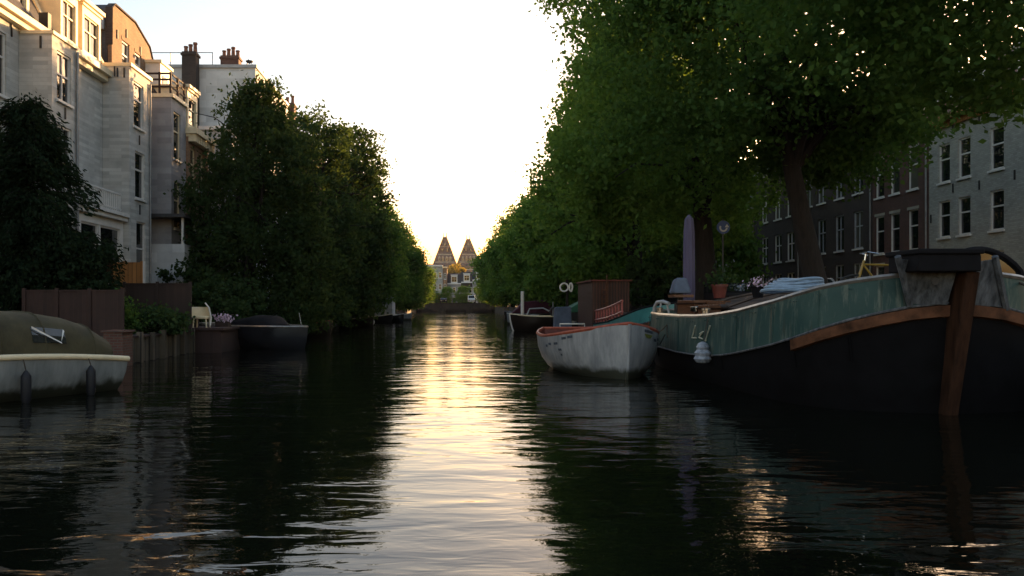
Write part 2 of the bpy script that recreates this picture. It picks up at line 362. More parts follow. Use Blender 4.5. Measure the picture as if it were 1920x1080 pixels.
# ---- left row, from the near end
hA = thing('row_house', 'white boarded row house nearest on the left with a narrow rear annex', 'house', (-18,24,GL))
fa = LF(-15.7); mb = MB()
w1 = [(24.6,26.1,9.0,11.15),(24.6,26.1,5.9,8.0),(26.9,28.1,9.0,11.2),(26.9,28.1,5.9,8.0),(21.6,22.9,9.0,11.2),(21.6,22.9,5.9,8.0)]
wall(mb, fa, 17, 31.2, GL, 11.9, w1, 9); mb.build('wall', M['white_wall'], hA)
for h in w1: window(hA, fa, h, mull=1)
fx = LF(-14.5); mb = MB(); wx = [(29.27,30.35,9.25,11.05),(29.35,30.4,6.55,8.35),(29.35,30.4,3.4,5.4)]
wall(mb, fx, 28.9, 30.75, GL, 11.5, wx, 1.19); ax = mb.build('annex', M['white_wall'], hA)
for h in wx: window(hA, fx, h, mull=1, mid=.55)
mb = MB(); fx.box(mb,28.86,30.8,11.5,11.62,-1.15,.08); mb.build('annex_cornice', M['cream_paint'], hA)
mb = MB(); fa.box(mb,17,31.15,11.9,12.12,-.3,.42); fa.box(mb,17,31.15,11.70,11.897,.003,.25); mb.build('gutter', M['cream_paint'], hA)
mansard(hA, fa, 17, 31.2, 12.12, 16.3, .1, -2.0, -8.8)
for u0, u1 in ((27.3,29.9),(22.6,25.2)): dormer(hA, fa, u0, u1, 12.15, 15.0, -.15, 2.0)
mb = MB(); mb.hexa([fa.p(30.95,12.13,.16),fa.p(31.2,12.13,.16),fa.p(31.2,12.13,-.1),fa.p(30.95,12.13,-.1),fa.p(30.95,16.5,-1.98),fa.p(31.2,16.5,-1.98),fa.p(31.2,16.5,-2.3),fa.p(30.95,16.5,-2.3)]); mb.build('party_trim', M['cream_paint'], hA)
mb = MB(); fa.box(mb, 30.2,30.45, 11.95,12.75,.05,.4); mb.build('rainwater_hopper', M['iron'], hA)
anchors(hA, fa, [(26.5,11.5),(28.4,11.45),(28.4,8.5)]); anchors(hA, fx, [(29.85,8.85)]); anchors(hA, CF(28.9), [(-14.9,11.2)])
pipe(hA, [(-14.43,30.72,11.4),(-14.43,30.72,6),(-14.43,30.72,GL)], .055)

hB = thing('row_house', 'white boarded row house with bay window, roof dormers and a wide rear annex', 'house', (-18,34,GL))
fb = LF(-15.7); mb = MB(); wall(mb, fb, 31.22, 38.3, GL, 11.9, [], 9); mb.build('wall', M['white_wall'], hB)
f2 = LF(-14.5); mb = MB(); wx = [(36.3,37.45,9.85,11.9),(36.45,37.6,6.6,8.75),(36.6,37.7,2.3,5.55)]
wall(mb, f2, 35.8, 38.25, GL, 12.4, wx, 1.19); mb.build('annex', M['white_wall'], hB)
for h in wx: window(hB, f2, h, mull=0, mid=.62)
mb = MB(); f2.box(mb,35.77,38.3,12.4,12.55,-1.15,.1); mb.build('annex_cornice', M['cream_paint'], hB)
mb = MB(); fb.box(mb,31.25,35.75,11.9,12.15,-.3,.45); fb.box(mb,31.25,35.75,11.68,11.897,.003,.28); mb.build('gutter', M['cream_paint'], hB)
mansard(hB, fb, 31.24, 36.4, 12.15, 15.6, .1, -2.0, -8.8)
for u0, u1 in ((31.75,33.2),(33.6,35.35)): dormer(hB, fb, u0, u1, 12.2, 14.45, .12, 2.2)
mb = MB(); mb.hexa([fb.p(36.1,12.16,.16),fb.p(36.4,12.16,.16),fb.p(36.4,12.16,-.1),fb.p(36.1,12.16,-.1),fb.p(36.1,15.7,-1.9),fb.p(36.4,15.7,-1.9),fb.p(36.4,15.7,-2.2),fb.p(36.1,15.7,-2.2)]); mb.build('party_trim', M['cream_paint'], hB)
pipe(hB, [(-15.6,31.6,11.8),(-15.6,31.6,GL)], .05); pipe(hB, [(-14.43,38.1,12.2),(-14.43,38.1,GL)], .05)
pipe(hB, [(-15.0,35.72,12.3),(-15.0,35.72,11.9)], .04,'iron'); 
anchors(hB, f2, [(36.9,9.3),(36.95,6.1)]); anchors(hB, CF(35.8), [(-15.15,12.15),(-14.72,12.1)]); anchors(hB, fb, [(32.5,8.8)])
# bay at the ground floor with a railed balcony on it
fb3 = LF(-14.75); mb = MB(); hb = [(31.7,33.3,2.55,5.05),(33.45,35.45,2.55,5.05)]
wall(mb, fb3, 31.3, 35.75, GL, 5.6, hb, .92); mb.box(-15.6,-14.45,31.25,35.75,5.6,5.75); mb.box(-15.6,-14.55,31.28,35.76,5.42,5.597); bay = mb.build('bay', M['white_paint'], hB)
for h in hb: window(hB, fb3, h, mid=.62, mull=0)
mb = MB(); 
for k in range(20): mb.box(-14.62,-14.58,31.4+k*.19,31.44+k*.19,5.753,6.5)
mb.box(-14.64,-14.56,31.35,35.1,6.5,6.57); mb.box(-14.64,-14.56,31.35,35.1,5.85,5.9); mb.build('balcony_railing', M['white_paint'], hB)

hC = thing('gable_house', 'tall brown brick house with a rounded mansard gable and slate side', 'house', (-20,41,GL))
x0 = -16.4; prof = [(38.35,GL),(43.7,GL),(43.75,14.3),(43.62,15.05),(43.2,15.6),(41.2,16.25),(38.75,16.25),(38.4,15.95),(38.38,14.2)]
mb = MB(); holes = [(39.6,40.5,13.4,14.85),(41.2,42.05,13.5,14.75)]
fc = LF(x0)
mb.prism([(x0-.2,y,z) for y,z in prof], (-9,0,0)); mb.build('body', M['slate'], hC)
mb = MB(); us=[38.42,39.7,40.6,41.6,42.4,43.7]
# brick face with openings, the curved top closed by a prism
wall(mb, fc, 38.42, 43.62, GL, 15.0, holes+[(42.0,42.9,9.2,11)], .19, top=False); mb.prism([(x0,38.42,15.0),(x0,43.62,15.0),(x0,43.2,15.55),(x0,41.2,16.2),(x0,38.75,16.2),(x0,38.42,15.9)], (-.19,0,0)); mb.build('brick_gable', M['brown_brick'], hC)
for h in holes: window(hC, fc, h, mid=.55, mull=0, lintel='brown_brick')
mb = MB(); pr = prof[2:]
for (a,b_),(c,e) in zip(pr, pr[1:]):
    mb.hexa([(x0+.06,a,b_),(x0-.3,a,b_),(x0-.3,c,e),(x0+.06,c,e),(x0+.06,a,b_+.07),(x0-.3,a,b_+.07),(x0-.3,c,e+.07),(x0+.06,c,e+.07)])
mb.build('coping', M['dark_brick'], hC)
mb = MB(); mb.box(-25,-16.7,38.2,38.34,14.9,15.7); mb.build('roof_edge', M['zinc'], hC)
anchors(hC, fc, [(40.1,15.3),(41.9,15.0),(39.0,14.9)])

hD = thing('terrace_house', 'grey plastered house with a railed roof terrace and a ground floor veranda', 'house', (-17,41,GL))
fd = LF(-14.1); mb = MB(); hd = [(40.35,41.35,9.1,11.5),(40.4,41.3,5.6,8.0)]
wall(mb, fd, 40.0, 42.2, GL, 12.1, hd, 5); mb.build('wall', M['grey_wall'], hD)
for h in hd: window(hD, fd, h, mid=.6, frame='cream_paint')
mb = MB(); fd.box(mb,39.95,42.2,12.1,12.28,-3,.12); mb.build('cornice', M['cream_paint'], hD)
mb = MB()
for z in (12.65,13.0,13.3): mb.box(-17.0,-14.15,40.04,40.09,z-.045,z+.045); mb.box(-14.17,-14.12,40.04,43.9,z-.045,z+.045)
for x in (-16.4,-15.4,-14.75,-14.2): mb.box(x,x+.09,40.0,40.09,12.283,13.36)
for y in (41,42,43,43.8): mb.box(-14.2,-14.1,y,y+.09,12.283,13.36)
mb.build('terrace_railing', M['wood_brown'], hD)
fe = CF(42.6); mb = MB(); wall(mb, fe, -16.9,-15.6,12.1,14.6,[],1.6); he=[(42.8,43.5,12.6,13.9)]; 
mb.build('stair_dormer', M['white_paint'], hD)
mb = MB(); mb.box(-17,-15.5,42.5,44.3,14.6,14.75); mb.build('dormer_cornice', M['cream_paint'], hD)
mb = MB(); LF(-15.597).box(mb, 42.9,43.6,12.6,14,0,.03); mb.build('dormer_window', M['glass'], hD)
mb = MB(); mb.box(-15.6,-13.1,39.0,46,6.0,6.16); mb.build('veranda_roof', M['slate'], hD)
mb = MB(); mb.box(-15.6,-13.2,39.3,39.45,GL,4.7); mb.box(-13.4,-13.25,39.45,45.8,3.5,4.7); mb.build('veranda_parapet', M['pale_wall'], hD)
for y in (39.35,41.2,43.2): mb = MB(); mb.box(-13.38,-13.28,y,y+.1,4.703,6.0); mb.build('veranda_post', M['white_paint'], hD)
mb = MB(); mb.box(-15.5,-14.11,39.6,39.98,3.2,3.35); mb.build('balcony_slab', M['grey_paint'], hD)

hE = thing('cornice_house', 'narrow orange brick house with a heavy bracketed cornice and a wooden dormer', 'house', (-17,44,GL))
ff = LF(-14.0); mb = MB(); hf = [(42.6,43.4,8.0,10.1),(44.0,44.8,8.0,10.1),(42.6,43.4,4.9,7.1),(44.0,44.8,4.9,7.1)]
wall(mb, ff, 42.22, 45.7, GL, 10.6, hf, 6); mb.build('wall', M['orange_brick'], hE)
for h in hf: window(hE, ff, h, mid=.6, frame='cream_paint')
mb = MB(); ff.box(mb,42.1,45.8,10.75,11.05,-.3,.5); ff.box(mb,42.2,45.72,10.603,10.75,-.3,.12); cn = mb.build('cornice', M['cream_paint'], hE)
mb = MB()
for k in range(12): ff.box(mb, 42.25+k*.29,42.37+k*.29,10.35,10.747,.003,.4)
mb.build('cornice_brackets', M['cream_paint'], cn)
dormer(hE, ff, 42.3, 43.9, 11.07, 13.2, -.05, 3, two=False)
mansard(hE, ff, 42.22, 45.7, 11.06, 13.4, -.3, -2.0, -6)

hF = thing('tall_house', 'tall pale rendered house with a blank side wall, brick chimneys and glass skylight', 'house', (-17,58,GL))
mb = MB(); mb.box(-24,-13.6,55,66,GL,18.0); mb.build('wall', M['pale_wall'], hF)
mb = MB(); mb.box(-24.1,-13.5,54.9,66.1,18.0,18.22); mb.build('roof_edge', M['grey_paint'], hF)
chimney(hF, -18.4,-17.45,54.2,54.98,9,18.9,3,'dark_brick'); chimney(hF, -16.6,-15.3,57,57.8,18.2,19.5,4)
mb = MB(); mb.add([(-20.2,57,18.22),(-16.8,57,18.22),(-16.8,62,18.22),(-20.2,62,18.22),(-19.2,58.6,19.0),(-17.7,58.6,19.0),(-17.7,60.5,19.0),(-19.2,60.5,19.0)],[(0,1,5,4),(1,2,6,5),(2,3,7,6),(3,0,4,7),(4,5,6,7)]); mb.build('skylight', M['clear_glass'], hF)
mb = MB()
for x in np.arange(-23.9,-16.4,1.45): mb.box(x,x+.05,55.2,55.25,18.22,19.15)
mb.box(-23.9,-16.6,55.2,55.25,19.1,19.15); mb.build('roof_railing', M['zinc'], hF)
mb = MB(); mb.tube([(-14.9,57,18.2),(-14.6,57,19.2)],.04,6); mb.tube([(-14.6,57,19.2),(-13.9,57,18.3)],.025,6); mb.lathe([(.02,0),(.25,.14),(.28,.2)],(-14.5,56.9,18.85),12); mb.build('antenna', M['iron'], hF)
hG = thing('small_house', 'small white rear house with a flat cornice half behind the leaves', 'house', (-15,48,GL))
mb = MB(); fg = CF(48.0); hg = [(-14.75,-14.35,9.9,11.6),(-14.1,-13.7,9.9,11.6)]; wall(mb, fg, -15.1,-13.4,GL,12.2,hg,3); mb.build('wall', M['pale_wall'], hG)
for h in hg: window(hG, fg, h, mid=.5, fw=.05)
mb = MB(); mb.box(-15.25,-13.2,47.85,51.1,12.2,12.42); mb.build('cornice', M['white_paint'], hG)
chimney(hG, -15.8,-15.2,47.5,48.4,8,11.9,0)
hH = thing('rear_house', 'brick rear house whose chimney rises between the canal trees', 'house', (-15,66,GL))
mb = MB(); mb.box(-22,-11.8,66.2,74,GL,15.5); mb.build('wall', M['red_brick'], hH)
mansard(hH, LF(-11.8), 66.2,74,15.5,17.2,-.2,-2,-9); chimney(hH,-14.6,-13.3,66.8,67.8,15,18.6,3)
k = 0
for (y0,y1,zt,mt,lab) in ((75,86,14.5,'brown_brick','brown brick canal house glimpsed through the left hand trees'),(87,99,13,'pale_wall','pale house glimpsed beside the small moored boats'),(100,118,15,'red_brick','red brick house behind the far left trees'),(120,150,14,'grey_wall','grey house row end behind the far left trees')):
    hX = thing('canal_house', lab, 'house', (-14,y0,GL)); fh = LF(-12.2); hs = []
    for z in (3,6,9.3):
        for j in range(3):
            u = y0+1+(y1-y0-2)*(j+.3)/3; hs.append((u,u+1.2,z,z+2.0))
    mb = MB(); wall(mb, fh, y0,y1,GL,zt,hs,9); mb.build('wall', M[mt], hX)
    for h in hs: window(hX, fh, h, mull=1)
    mansard(hX, fh, y0,y1,zt,zt+2.5,0,-2,-9)
hs_ = thing('boat_shed', 'small pale boathouse at the water edge behind the little blue boats', 'boathouse', (-9,84,.3))
mb = MB(); mb.box(-9.9,-6.4,84,88,.2,3.1); mb.build('wall', M['pale_wall'], hs_)
mb = MB(); mb.prism([(-10.1,83.8,3.1),(-6.2,83.8,3.1),(-8.1,83.8,4.1)],(0,4.4,0)); mb.build('roof', M['slate'], hs_)
for x in (-9.2,-8.2,-7.2): mb = MB(); mb.box(x,x+.14,83.9,84.02,.2,3.05); mb.build('post', M['white_paint'], hs_)

# ---- right row
def rhouse(name, lab, y0, y1, zt, wm, cols, rows, fm='white_paint', ww=1.0, roof='red_tile', cornice='grey_paint', zr=3.2, mull=0, lintel=None, x=25.0, door=None, dorm=0, pipe_=True):
    hx = thing(name, lab, 'house', (x+3,(y0+y1)/2,GR)); fr = RF(x); hs = []
    for z0,z1 in rows:
        for u in cols: hs.append((u-ww/2,u+ww/2,z0,z1))
    if door: hs.append((door-.6,door+.6,GR+.2,GR+2.9))
    mb = MB(); wall(mb, fr, y0, y1, GR+.1, zt, hs, 10); mb.build('wall', M[wm], hx)
    for h in hs:
        if door and h[0]==door-.6: 
            q_ = MB(); fr.box(q_,h[0],h[1],h[2],h[3]-.6,-.12,-.06); q_.build('door', M['wood_brown'], hx)
            q_ = MB(); fr.box(q_,h[0],h[1],h[3]-.55,h[3],-.12,-.08); q_.build('fanlight', M['glass'], hx)
        else: window(hx, fr, h, frame=fm, mull=mull, mid=.6, lintel=lintel, sill='white_paint')
    mb = MB(); fr.box(mb,y0,y1,zt,zt+.22,-.3,.45); fr.box(mb,y0,y1,zt-.3,zt-.003,.003,.12); mb.build('cornice', M[cornice], hx)
    mansard(hx, fr, y0+.02,y1-.02,zt+.22,zt+zr,.1,-2.6,-9.8,roof)
    for k in range(dorm):
        u = y0+(y1-y0)*(k+.5)/dorm; dormer(hx, fr, u-.9,u+.9,zt+.25,zt+2.4,-.5,2.2,'white_paint')
    if pipe_:
        mb = MB(); mb.tube([fr.p(y0+.12,zt,.08),fr.p(y0+.12,GR+.1,.08)],.05,8); mb.build('drain_pipe', M['zinc'], hx, smooth=True)
    return hx, fr
hx, fr = rhouse('white_brick_house','white painted brick house with small dark windows and black wall anchors',27,42.05,11.0,'white_brick',[40.75,39.15,36.8,34.2,31.5],[(7.95,9.9),(5.15,7.0),(2.3,4.2)],'white_paint',.95,cornice='wood_orange',dorm=0,zr=3.4)
anchors(hx, fr, [(41.85,6.2),(40.0,7.55),(40.0,10.6),(38,7.4),(35.6,7.5),(38,10.6)])
dormer(hx, fr, 39.3,41.3,11.25,13.4,-.6,2,'white_paint'); dormer(hx, fr, 34.3,36.3,11.25,13.4,-.6,2,'white_paint')
rhouse('red_brick_house','dark red brick house with tall white sash windows next to the white house',42.07,47.7,11.3,'red_brick',[46.9,45.3,43.5],[(8.0,10.25),(4.7,6.9),(2.2,4.0)],'white_paint',.95,lintel='beige_wall',dorm=2,cornice='wood_brown')
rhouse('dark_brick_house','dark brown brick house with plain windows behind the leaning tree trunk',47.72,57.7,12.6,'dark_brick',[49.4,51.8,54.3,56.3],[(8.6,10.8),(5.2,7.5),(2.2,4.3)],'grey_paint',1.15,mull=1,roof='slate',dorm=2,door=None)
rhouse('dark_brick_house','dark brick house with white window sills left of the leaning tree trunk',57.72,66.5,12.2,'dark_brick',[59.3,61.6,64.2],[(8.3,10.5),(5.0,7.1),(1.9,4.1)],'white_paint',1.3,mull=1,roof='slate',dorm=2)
rhouse('dark_brick_house','low brown house with three white window posts beside the blue sign',66.52,72.5,9.6,'brown_brick',[68,69.6,71.2],[(5.6,7.9),(2.2,4.3)],'white_paint',1.1,mull=0,roof='slate')
rhouse('beige_house','beige stone house behind the round blue sign',72.52,80,11.5,'beige_wall',[74,76,78.2],[(8,10),(4.9,7),(2,4.1)],'white_paint',1.1,roof='slate')
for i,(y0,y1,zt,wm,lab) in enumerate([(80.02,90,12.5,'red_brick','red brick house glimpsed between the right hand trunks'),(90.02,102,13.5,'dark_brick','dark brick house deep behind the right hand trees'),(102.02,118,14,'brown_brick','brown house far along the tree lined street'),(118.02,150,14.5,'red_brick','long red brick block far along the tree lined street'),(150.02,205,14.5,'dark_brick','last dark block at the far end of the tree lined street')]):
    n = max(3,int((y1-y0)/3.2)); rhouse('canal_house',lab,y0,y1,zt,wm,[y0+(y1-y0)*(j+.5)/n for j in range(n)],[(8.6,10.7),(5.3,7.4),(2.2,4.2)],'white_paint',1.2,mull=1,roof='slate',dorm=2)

# ---- the far end: museum, houses, bridge
mu = thing('museum_building', 'large brick museum with twin pyramid tower roofs closing the canal view', 'museum', (1.3,385,GL))
mb = MB(); mb.box(-40,42,384,410,GL,17.5); mb.box(-9.2,1.7,380,392,GL,20); mb.box(1.9,12.8,380,392,GL,19.8); mb.build('wall', M['museum_brick'], mu)
mb = MB(); mb.prism([(-40,384,17.5),(-40,397,22),(-40,410,17.5)],(82,0,0)); mb.build('roof', M['museum_slate'], mu)
for cxx, zt in ((-4.05,35.0),(7.2,34.0)):
    mb = MB(); z0 = 20.05; hw = 5.5
    mb.box(cxx-hw-.25,cxx+hw+.25,379.7,391,z0-.3,z0+.5)
    mb.add([(cxx-hw,380,z0+.5),(cxx+hw,380,z0+.5),(cxx+hw,391,z0+.5),(cxx-hw,391,z0+.5),(cxx-.75,384.7,zt-1.2),(cxx+.75,384.7,zt-1.2),(cxx+.75,386.3,zt-1.2),(cxx-.75,386.3,zt-1.2)],[(0,1,5,4),(1,2,6,5),(2,3,7,6),(3,0,4,7),(4,5,6,7)])
    tr = mb.build('tower_roof', M['museum_slate'], mu)
    mb = MB()
    for sx in (-1,1): mb.tube([(cxx+sx*hw,380,z0+.5),(cxx+sx*.75,384.7,zt-1.2)],.45,6); mb.tube([(cxx+sx*hw,391,z0+.5),(cxx+sx*.75,386.3,zt-1.2)],.45,6)
    mb.box(cxx-1,cxx+1,384.4,386.6,zt-1.2,zt-.5); mb.build('ridge_trim', M['museum_brick'], tr)
    for zz,hh2 in ((21.9,.5),(25.6,.5),(29.4,.4)):          # pale stone courses round the roof
        t_ = (zz-z0-.5)/(zt-1.2-z0-.5); hx2 = hw+(.75-hw)*t_+.12; y0_ = 380+4.7*t_-.12; y1_ = 391-4.7*t_+.12
        mb = MB(); mb.box(cxx-hx2,cxx+hx2,y0_,y1_,zz,zz+hh2); mb.build('stone_course', M['beige_wall'], tr)
    mb = MB(); mb.box(cxx-.5,cxx+.5,381.6,383,27.0,28.6) if False else mb.box(cxx-.55,cxx+.55,382.9,384.5,30.3,31.3); mb.build('roof_window', M['glass_curtain'], tr)
    for sx in (-.75,.75): mb = MB(); mb.tube([(cxx+sx,385.5,zt-.5),(cxx+sx,385.5,zt+1.7)],[.3,.1],6); mb.build('finial', M['zinc'], tr)
    for row,(zz,xs) in enumerate(((22.6,(-2.6,-.9,.9,2.6)),(27.2,(-1.2,1.2)))):
        for x in xs:
            dy = (zz-20.55)/(zt-21.7)*4.7
            mb = MB(); mb.box(cxx+x-.55,cxx+x+.55,379.75+dy,382+dy,zz,zz+1.5); mb.prism([(cxx+x-.7,379.7+dy,zz+1.5),(cxx+x+.7,379.7+dy,zz+1.5),(cxx+x,379.7+dy,zz+2.7)],(0,2.6,0)); dmm = mb.build('roof_dormer', M['beige_wall'] if row == 0 else M['museum_brick'], tr); mb = MB(); mb.box(cxx+x-.32,cxx+x+.32,379.68+dy,379.8+dy,zz+.2,zz+1.4); mb.build('roof_window', M['glass'], tr)
    fm_ = CF(380); hs = []
    for x in (-3.4,-1.1,1.1,3.4):
        mb = MB(); fm_.box(mb,cxx+x-.6,cxx+x+.6,14,17.5,-.1,.06); mb.build('window', M['glass'], mu)
    mb = MB(); fm_.box(mb,cxx-5.4,cxx+5.4,18.3,18.9,.003,.2); mb.build('stone_band', M['beige_wall'], mu)
def fhouse(lab, x0, x1, y, zt, wm, rows, nc, roof=True, trim='white_paint', name='end_house', ww=.95):
    hx = thing(name, lab, 'house', ((x0+x1)/2,y,GL)); fr = CF(y); hs = []
    for z in rows:
        for j in range(nc):
            u = x0+(x1-x0)*(j+.5)/nc; hs.append((u-ww/2,u+ww/2,z,z+1.7))
    mb = MB(); wall(mb, fr, x0,x1,GL,zt,hs,9); mb.build('wall', M[wm], hx)
    for h in hs: window(hx, fr, h, mid=.6, fw=.12)
    mb = MB(); fr.box(mb,x0,x1,zt,zt+.35,-.3,.45); mb.build('cornice', M[trim], hx)
    if roof:
        mansard(hx, fr, x0,x1,zt+.36,zt+3.2,0,-1.6,-9)
        dormer(hx, fr, (x0+x1)/2-.9,(x0+x1)/2+.9,zt+.4,zt+2.6,.05,2,'white_paint')
    return hx
fhouse('white plastered house left of the twin towers at the canal end', -7.2,-3.0,226,12.6,'white_brick',(3,6,9.3),3,False,name='white_house')
fhouse('slim house coloured orange to stand for sunlight at the canal end', -2.95,-1.75,226.4,12.2,'orange_brick',(3,6,9),1,False,'cream_paint',ww=.7)  # orange of a sunlit side wall put into the colour of this front
for x0,x1,zt,wm,lab in ((-1.7,2.2,7.6,'grey_wall','grey mansard house under the left museum tower'),(2.25,5.4,8.0,'dark_brick','dark mansard house between the museum towers'),(5.45,9.3,8.6,'grey_wall','grey mansard house under the right museum tower'),(9.35,14,9.5,'red_brick','red brick house at the far end right of the towers')):
    fhouse(lab, x0,x1,228,zt,wm,(2.2,5.1),3)
br = thing('bridge', 'low dark arched road bridge across the canal end', 'bridge', (0,203,0))
mb = MB(); yb0,yb1 = 201,209
top = 2.1; segs = []
xs = np.linspace(-11.5,12.5,49); rows = [[],[]]
def under(x):
    for c in (-6.5,0.5,7.5):
        if abs(x-c) < 3.0: return .1+.75*math.sqrt(max(0,1-((x-c)/3.0)**2))
    return -1
bot = [under(x) for x in xs]
for y in (yb0,yb1):
    mb.add([(x,y,z) for x,z in zip(xs,bot)]+[(x,y,top) for x in xs], [(i,i+1,49+i+1,49+i) for i in range(48)])
mb.add([(x,yb0,z) for x,z in zip(xs,bot)]+[(x,yb1,z) for x,z in zip(xs,bot)], [(i,i+1,49+i+1,49+i) for i in range(48)])
mb.add([(-11.5,yb0,top),(12.5,yb0,top),(12.5,yb1,top),(-11.5,yb1,top)],[(0,1,2,3)])
mb.build('arch_span', M['quay_stone'], br)
q = MB(); q.box(-9.6,10.9,211.5,212,-1.5,GL+.35); tag(q.build('quay_wall', M['quay_stone'], loc=(0,211.7,0)),'added dark wall standing in for shade under the low bridge','quay wall')  # wall added so the arch openings read dark, where only shade lies
mb = MB(); mb.box(-11.5,12.5,200.9,201.1,2.1,2.25); mb.box(-11.5,12.5,200.95,201.02,2.95,3.03)
for x in np.arange(-11.4,12.4,.8): mb.box(x,x+.07,200.95,201.02,2.25,2.95)
mb.build('railing', M['iron'], br)
# ------------------------------------------------------------------ boats
M['hull_white'] = pmat('chalky white hull', (.18,.205,.235), .45, .35, 1.6, .004, c2=(.26,.28,.30))
M['hull_cream'] = pmat('white hull enamel', (.20,.24,.25), .35, .12, 1.2)
def stained(name, c, c2, rough):
    m = pmat(name, c, rough, .3, 2.2, .003, c2=c2, stretch=(2.2,2.2,.5)); nt = m.node_tree; b = nt.nodes['Principled BSDF']; src = b.inputs['Base Color'].links[0].from_socket
    tc = N(nt,'ShaderNodeTexCoord'); sp = N(nt,'ShaderNodeSeparateXYZ'); nt.links.new(tc.outputs['Object'], sp.inputs[0])
    mp = N(nt,'ShaderNodeMapping'); mp.inputs['Scale'].default_value = (1,1,.25); nt.links.new(tc.outputs['Object'], mp.inputs[0])
    no = N(nt,'ShaderNodeTexNoise', Scale=5.0, Detail=5.0); nt.links.new(mp.outputs[0], no.inputs['Vector'])
    ma = N(nt,'ShaderNodeMath', _operation='MULTIPLY_ADD'); ma.inputs[1].default_value = -.3; nt.links.new(no.outputs['Fac'], ma.inputs[0]); nt.links.new(sp.outputs[2], ma.inputs[2])
    fac = ramp(nt, ma.outputs[0], (1,1,1), (0,0,0), 0.0, .12)
    fac.node.color_ramp.elements[0].position = 0.0
    mx = N(nt,'ShaderNodeMix', _data_type='RGBA'); nt.links.new(fac, mx.inputs[0]); nt.links.new(src, mx.inputs[6]); mx.inputs[7].default_value = (.035,.038,.028,1); nt.links.new(mx.outputs[2], b.inputs['Base Color'])
    return m
M['hull_white'] = stained('chalky white hull', (.22,.24,.27), (.36,.375,.39), .45); M['hull_cream'] = stained('white hull enamel', (.24,.265,.275), (.30,.32,.33), .4)
M['hull_black'] = pmat('tarred black hull', (.004,.004,.005), .85, .4, 2.5, .01, spec=.1)
M['hull_navy'] = pmat('navy hull', (.014,.014,.017), .16, .2, 2)
M['hull_brown'] = pmat('black brown hull', (.02,.014,.011), .4, .3, 2)
M['rail_red'] = pmat('worn red rail paint', (.30,.055,.03), .45, .35, 5, .003, c2=(.42,.11,.06))
M['varnish'] = pmat('varnished wood', (.12,.052,.026), .4, .35, 3, stretch=(1,6,6))
M['rust_wood'] = pmat('reddish brown timber', (.022,.011,.007), .85, .5, 2.5, .008, stretch=(4,4,.7), c2=(.05,.023,.013), spec=.1)
M['rubbing_wood'] = pmat('orange brown rubbing strake', (.065,.028,.014), .8, .55, 3.5, .008, c2=(.15,.065,.034), spec=.2)
M['weathered'] = pmat('weathered grey zinc boards', (.03,.036,.05), .75, .6, 4, .006, stretch=(3,3,.6), c2=(.13,.145,.165))
M['dark_box'] = pmat('dark tar canvas', (.007,.007,.009), .85, .3, 3, .005, spec=.15)
M['steel_rail'] = pmat('worn steel rail', (.34,.30,.26), .3, .35, 6, metallic=.75)
M['deck'] = pmat('dark deck', (.07,.05,.04), .8, .4, 3, .004)
M['hatch'] = wallmat('brown hatch boards', (.10,.065,.05), (.03,.02,.018), 6,.3,.02,.4,.6,.008,axis='w')
M['canvas_olive'] = pmat('olive brown canvas', (.06,.053,.028), .85, .35, 2.2, .03)
M['canvas_blue'] = pmat('blue grey canvas', (.09,.115,.165), .85, .3, 2.5, .02)
M['canvas_green'] = pmat('green tarpaulin', (.04,.15,.09), .75, .25, 2, .02)
M['canvas_maroon'] = pmat('maroon canvas', (.09,.025,.04), .85, .3, 2, .02)
M['lilac'] = pmat('lilac parasol cloth', (.085,.075,.13), .85, .2, 2.5, .02, stretch=(6,6,.6))
M['rope_blue'] = pmat('pale blue hose', (.22,.31,.42), .45, .2, 8)
M['rope'] = pmat('dark rope', (.06,.05,.04), .9, .3, 20)
M['rubber'] = pmat('dark blue fender rubber', (.010,.011,.016), .6, .3, 4)
M['fender_white'] = pmat('pale plastic fender', (.22,.25,.30), .45, .5, 9)
M['yellow'] = pmat('yellow bicycle paint', (.25,.15,.015), .4, .15, 6)
M['tyre'] = pmat('black rubber', (.02,.02,.02), .8, .3, 8)
M['chrome'] = pmat('bright metal', (.6,.6,.6), .22, .1, 8, metallic=1)
M['red_metal'] = pmat('dark red painted steel', (.12,.027,.02), .55, .4, 3, .005)
M['rust_red'] = wallmat('rust red corrugated steel', (.075,.025,.017), (.025,.01,.008), 6,.14,.035,.4,.65,.02,axis='v',off=0)
M['teal_plain'] = pmat('teal paint', (.045,.19,.19), .4, .2, 2.5)
# teal bulwark: flaking paint with slanting scratches
m, nt, b = new_mat('flaking teal paint'); M['teal'] = m
tc = N(nt,'ShaderNodeTexCoord'); mp = N(nt,'ShaderNodeMapping'); mp.inputs['Scale'].default_value = (1,1,.16); mp.inputs['Rotation'].default_value = (.45,0,0); nt.links.new(tc.outputs['Object'], mp.inputs[0])
n1 = N(nt,'ShaderNodeTexNoise', Scale=5.5, Detail=7.0, Roughness=.7); nt.links.new(mp.outputs[0], n1.inputs['Vector'])
n2 = N(nt,'ShaderNodeTexNoise', Scale=1.2, Detail=4.0); nt.links.new(tc.outputs['Object'], n2.inputs['Vector'])
ca = ramp(nt, n2.outputs['Fac'], (.012,.044,.043), (.034,.075,.068), .3, .7)
sc_ = ramp(nt, n1.outputs['Fac'], (0,0,0), (1,1,1), .50, .72)
mx = N(nt,'ShaderNodeMix', _data_type='RGBA'); nt.links.new(sc_, mx.inputs[0]); nt.links.new(ca, mx.inputs[6]); mx.inputs[7].default_value = (.17,.19,.155,1)
n3 = N(nt,'ShaderNodeTexNoise', Scale=3.2, Detail=5.0, Roughness=.6); mp3 = N(nt,'ShaderNodeMapping'); mp3.inputs['Scale'].default_value = (1.6,1.6,.22); nt.links.new(tc.outputs['Object'], mp3.inputs[0]); nt.links.new(mp3.outputs[0], n3.inputs['Vector'])
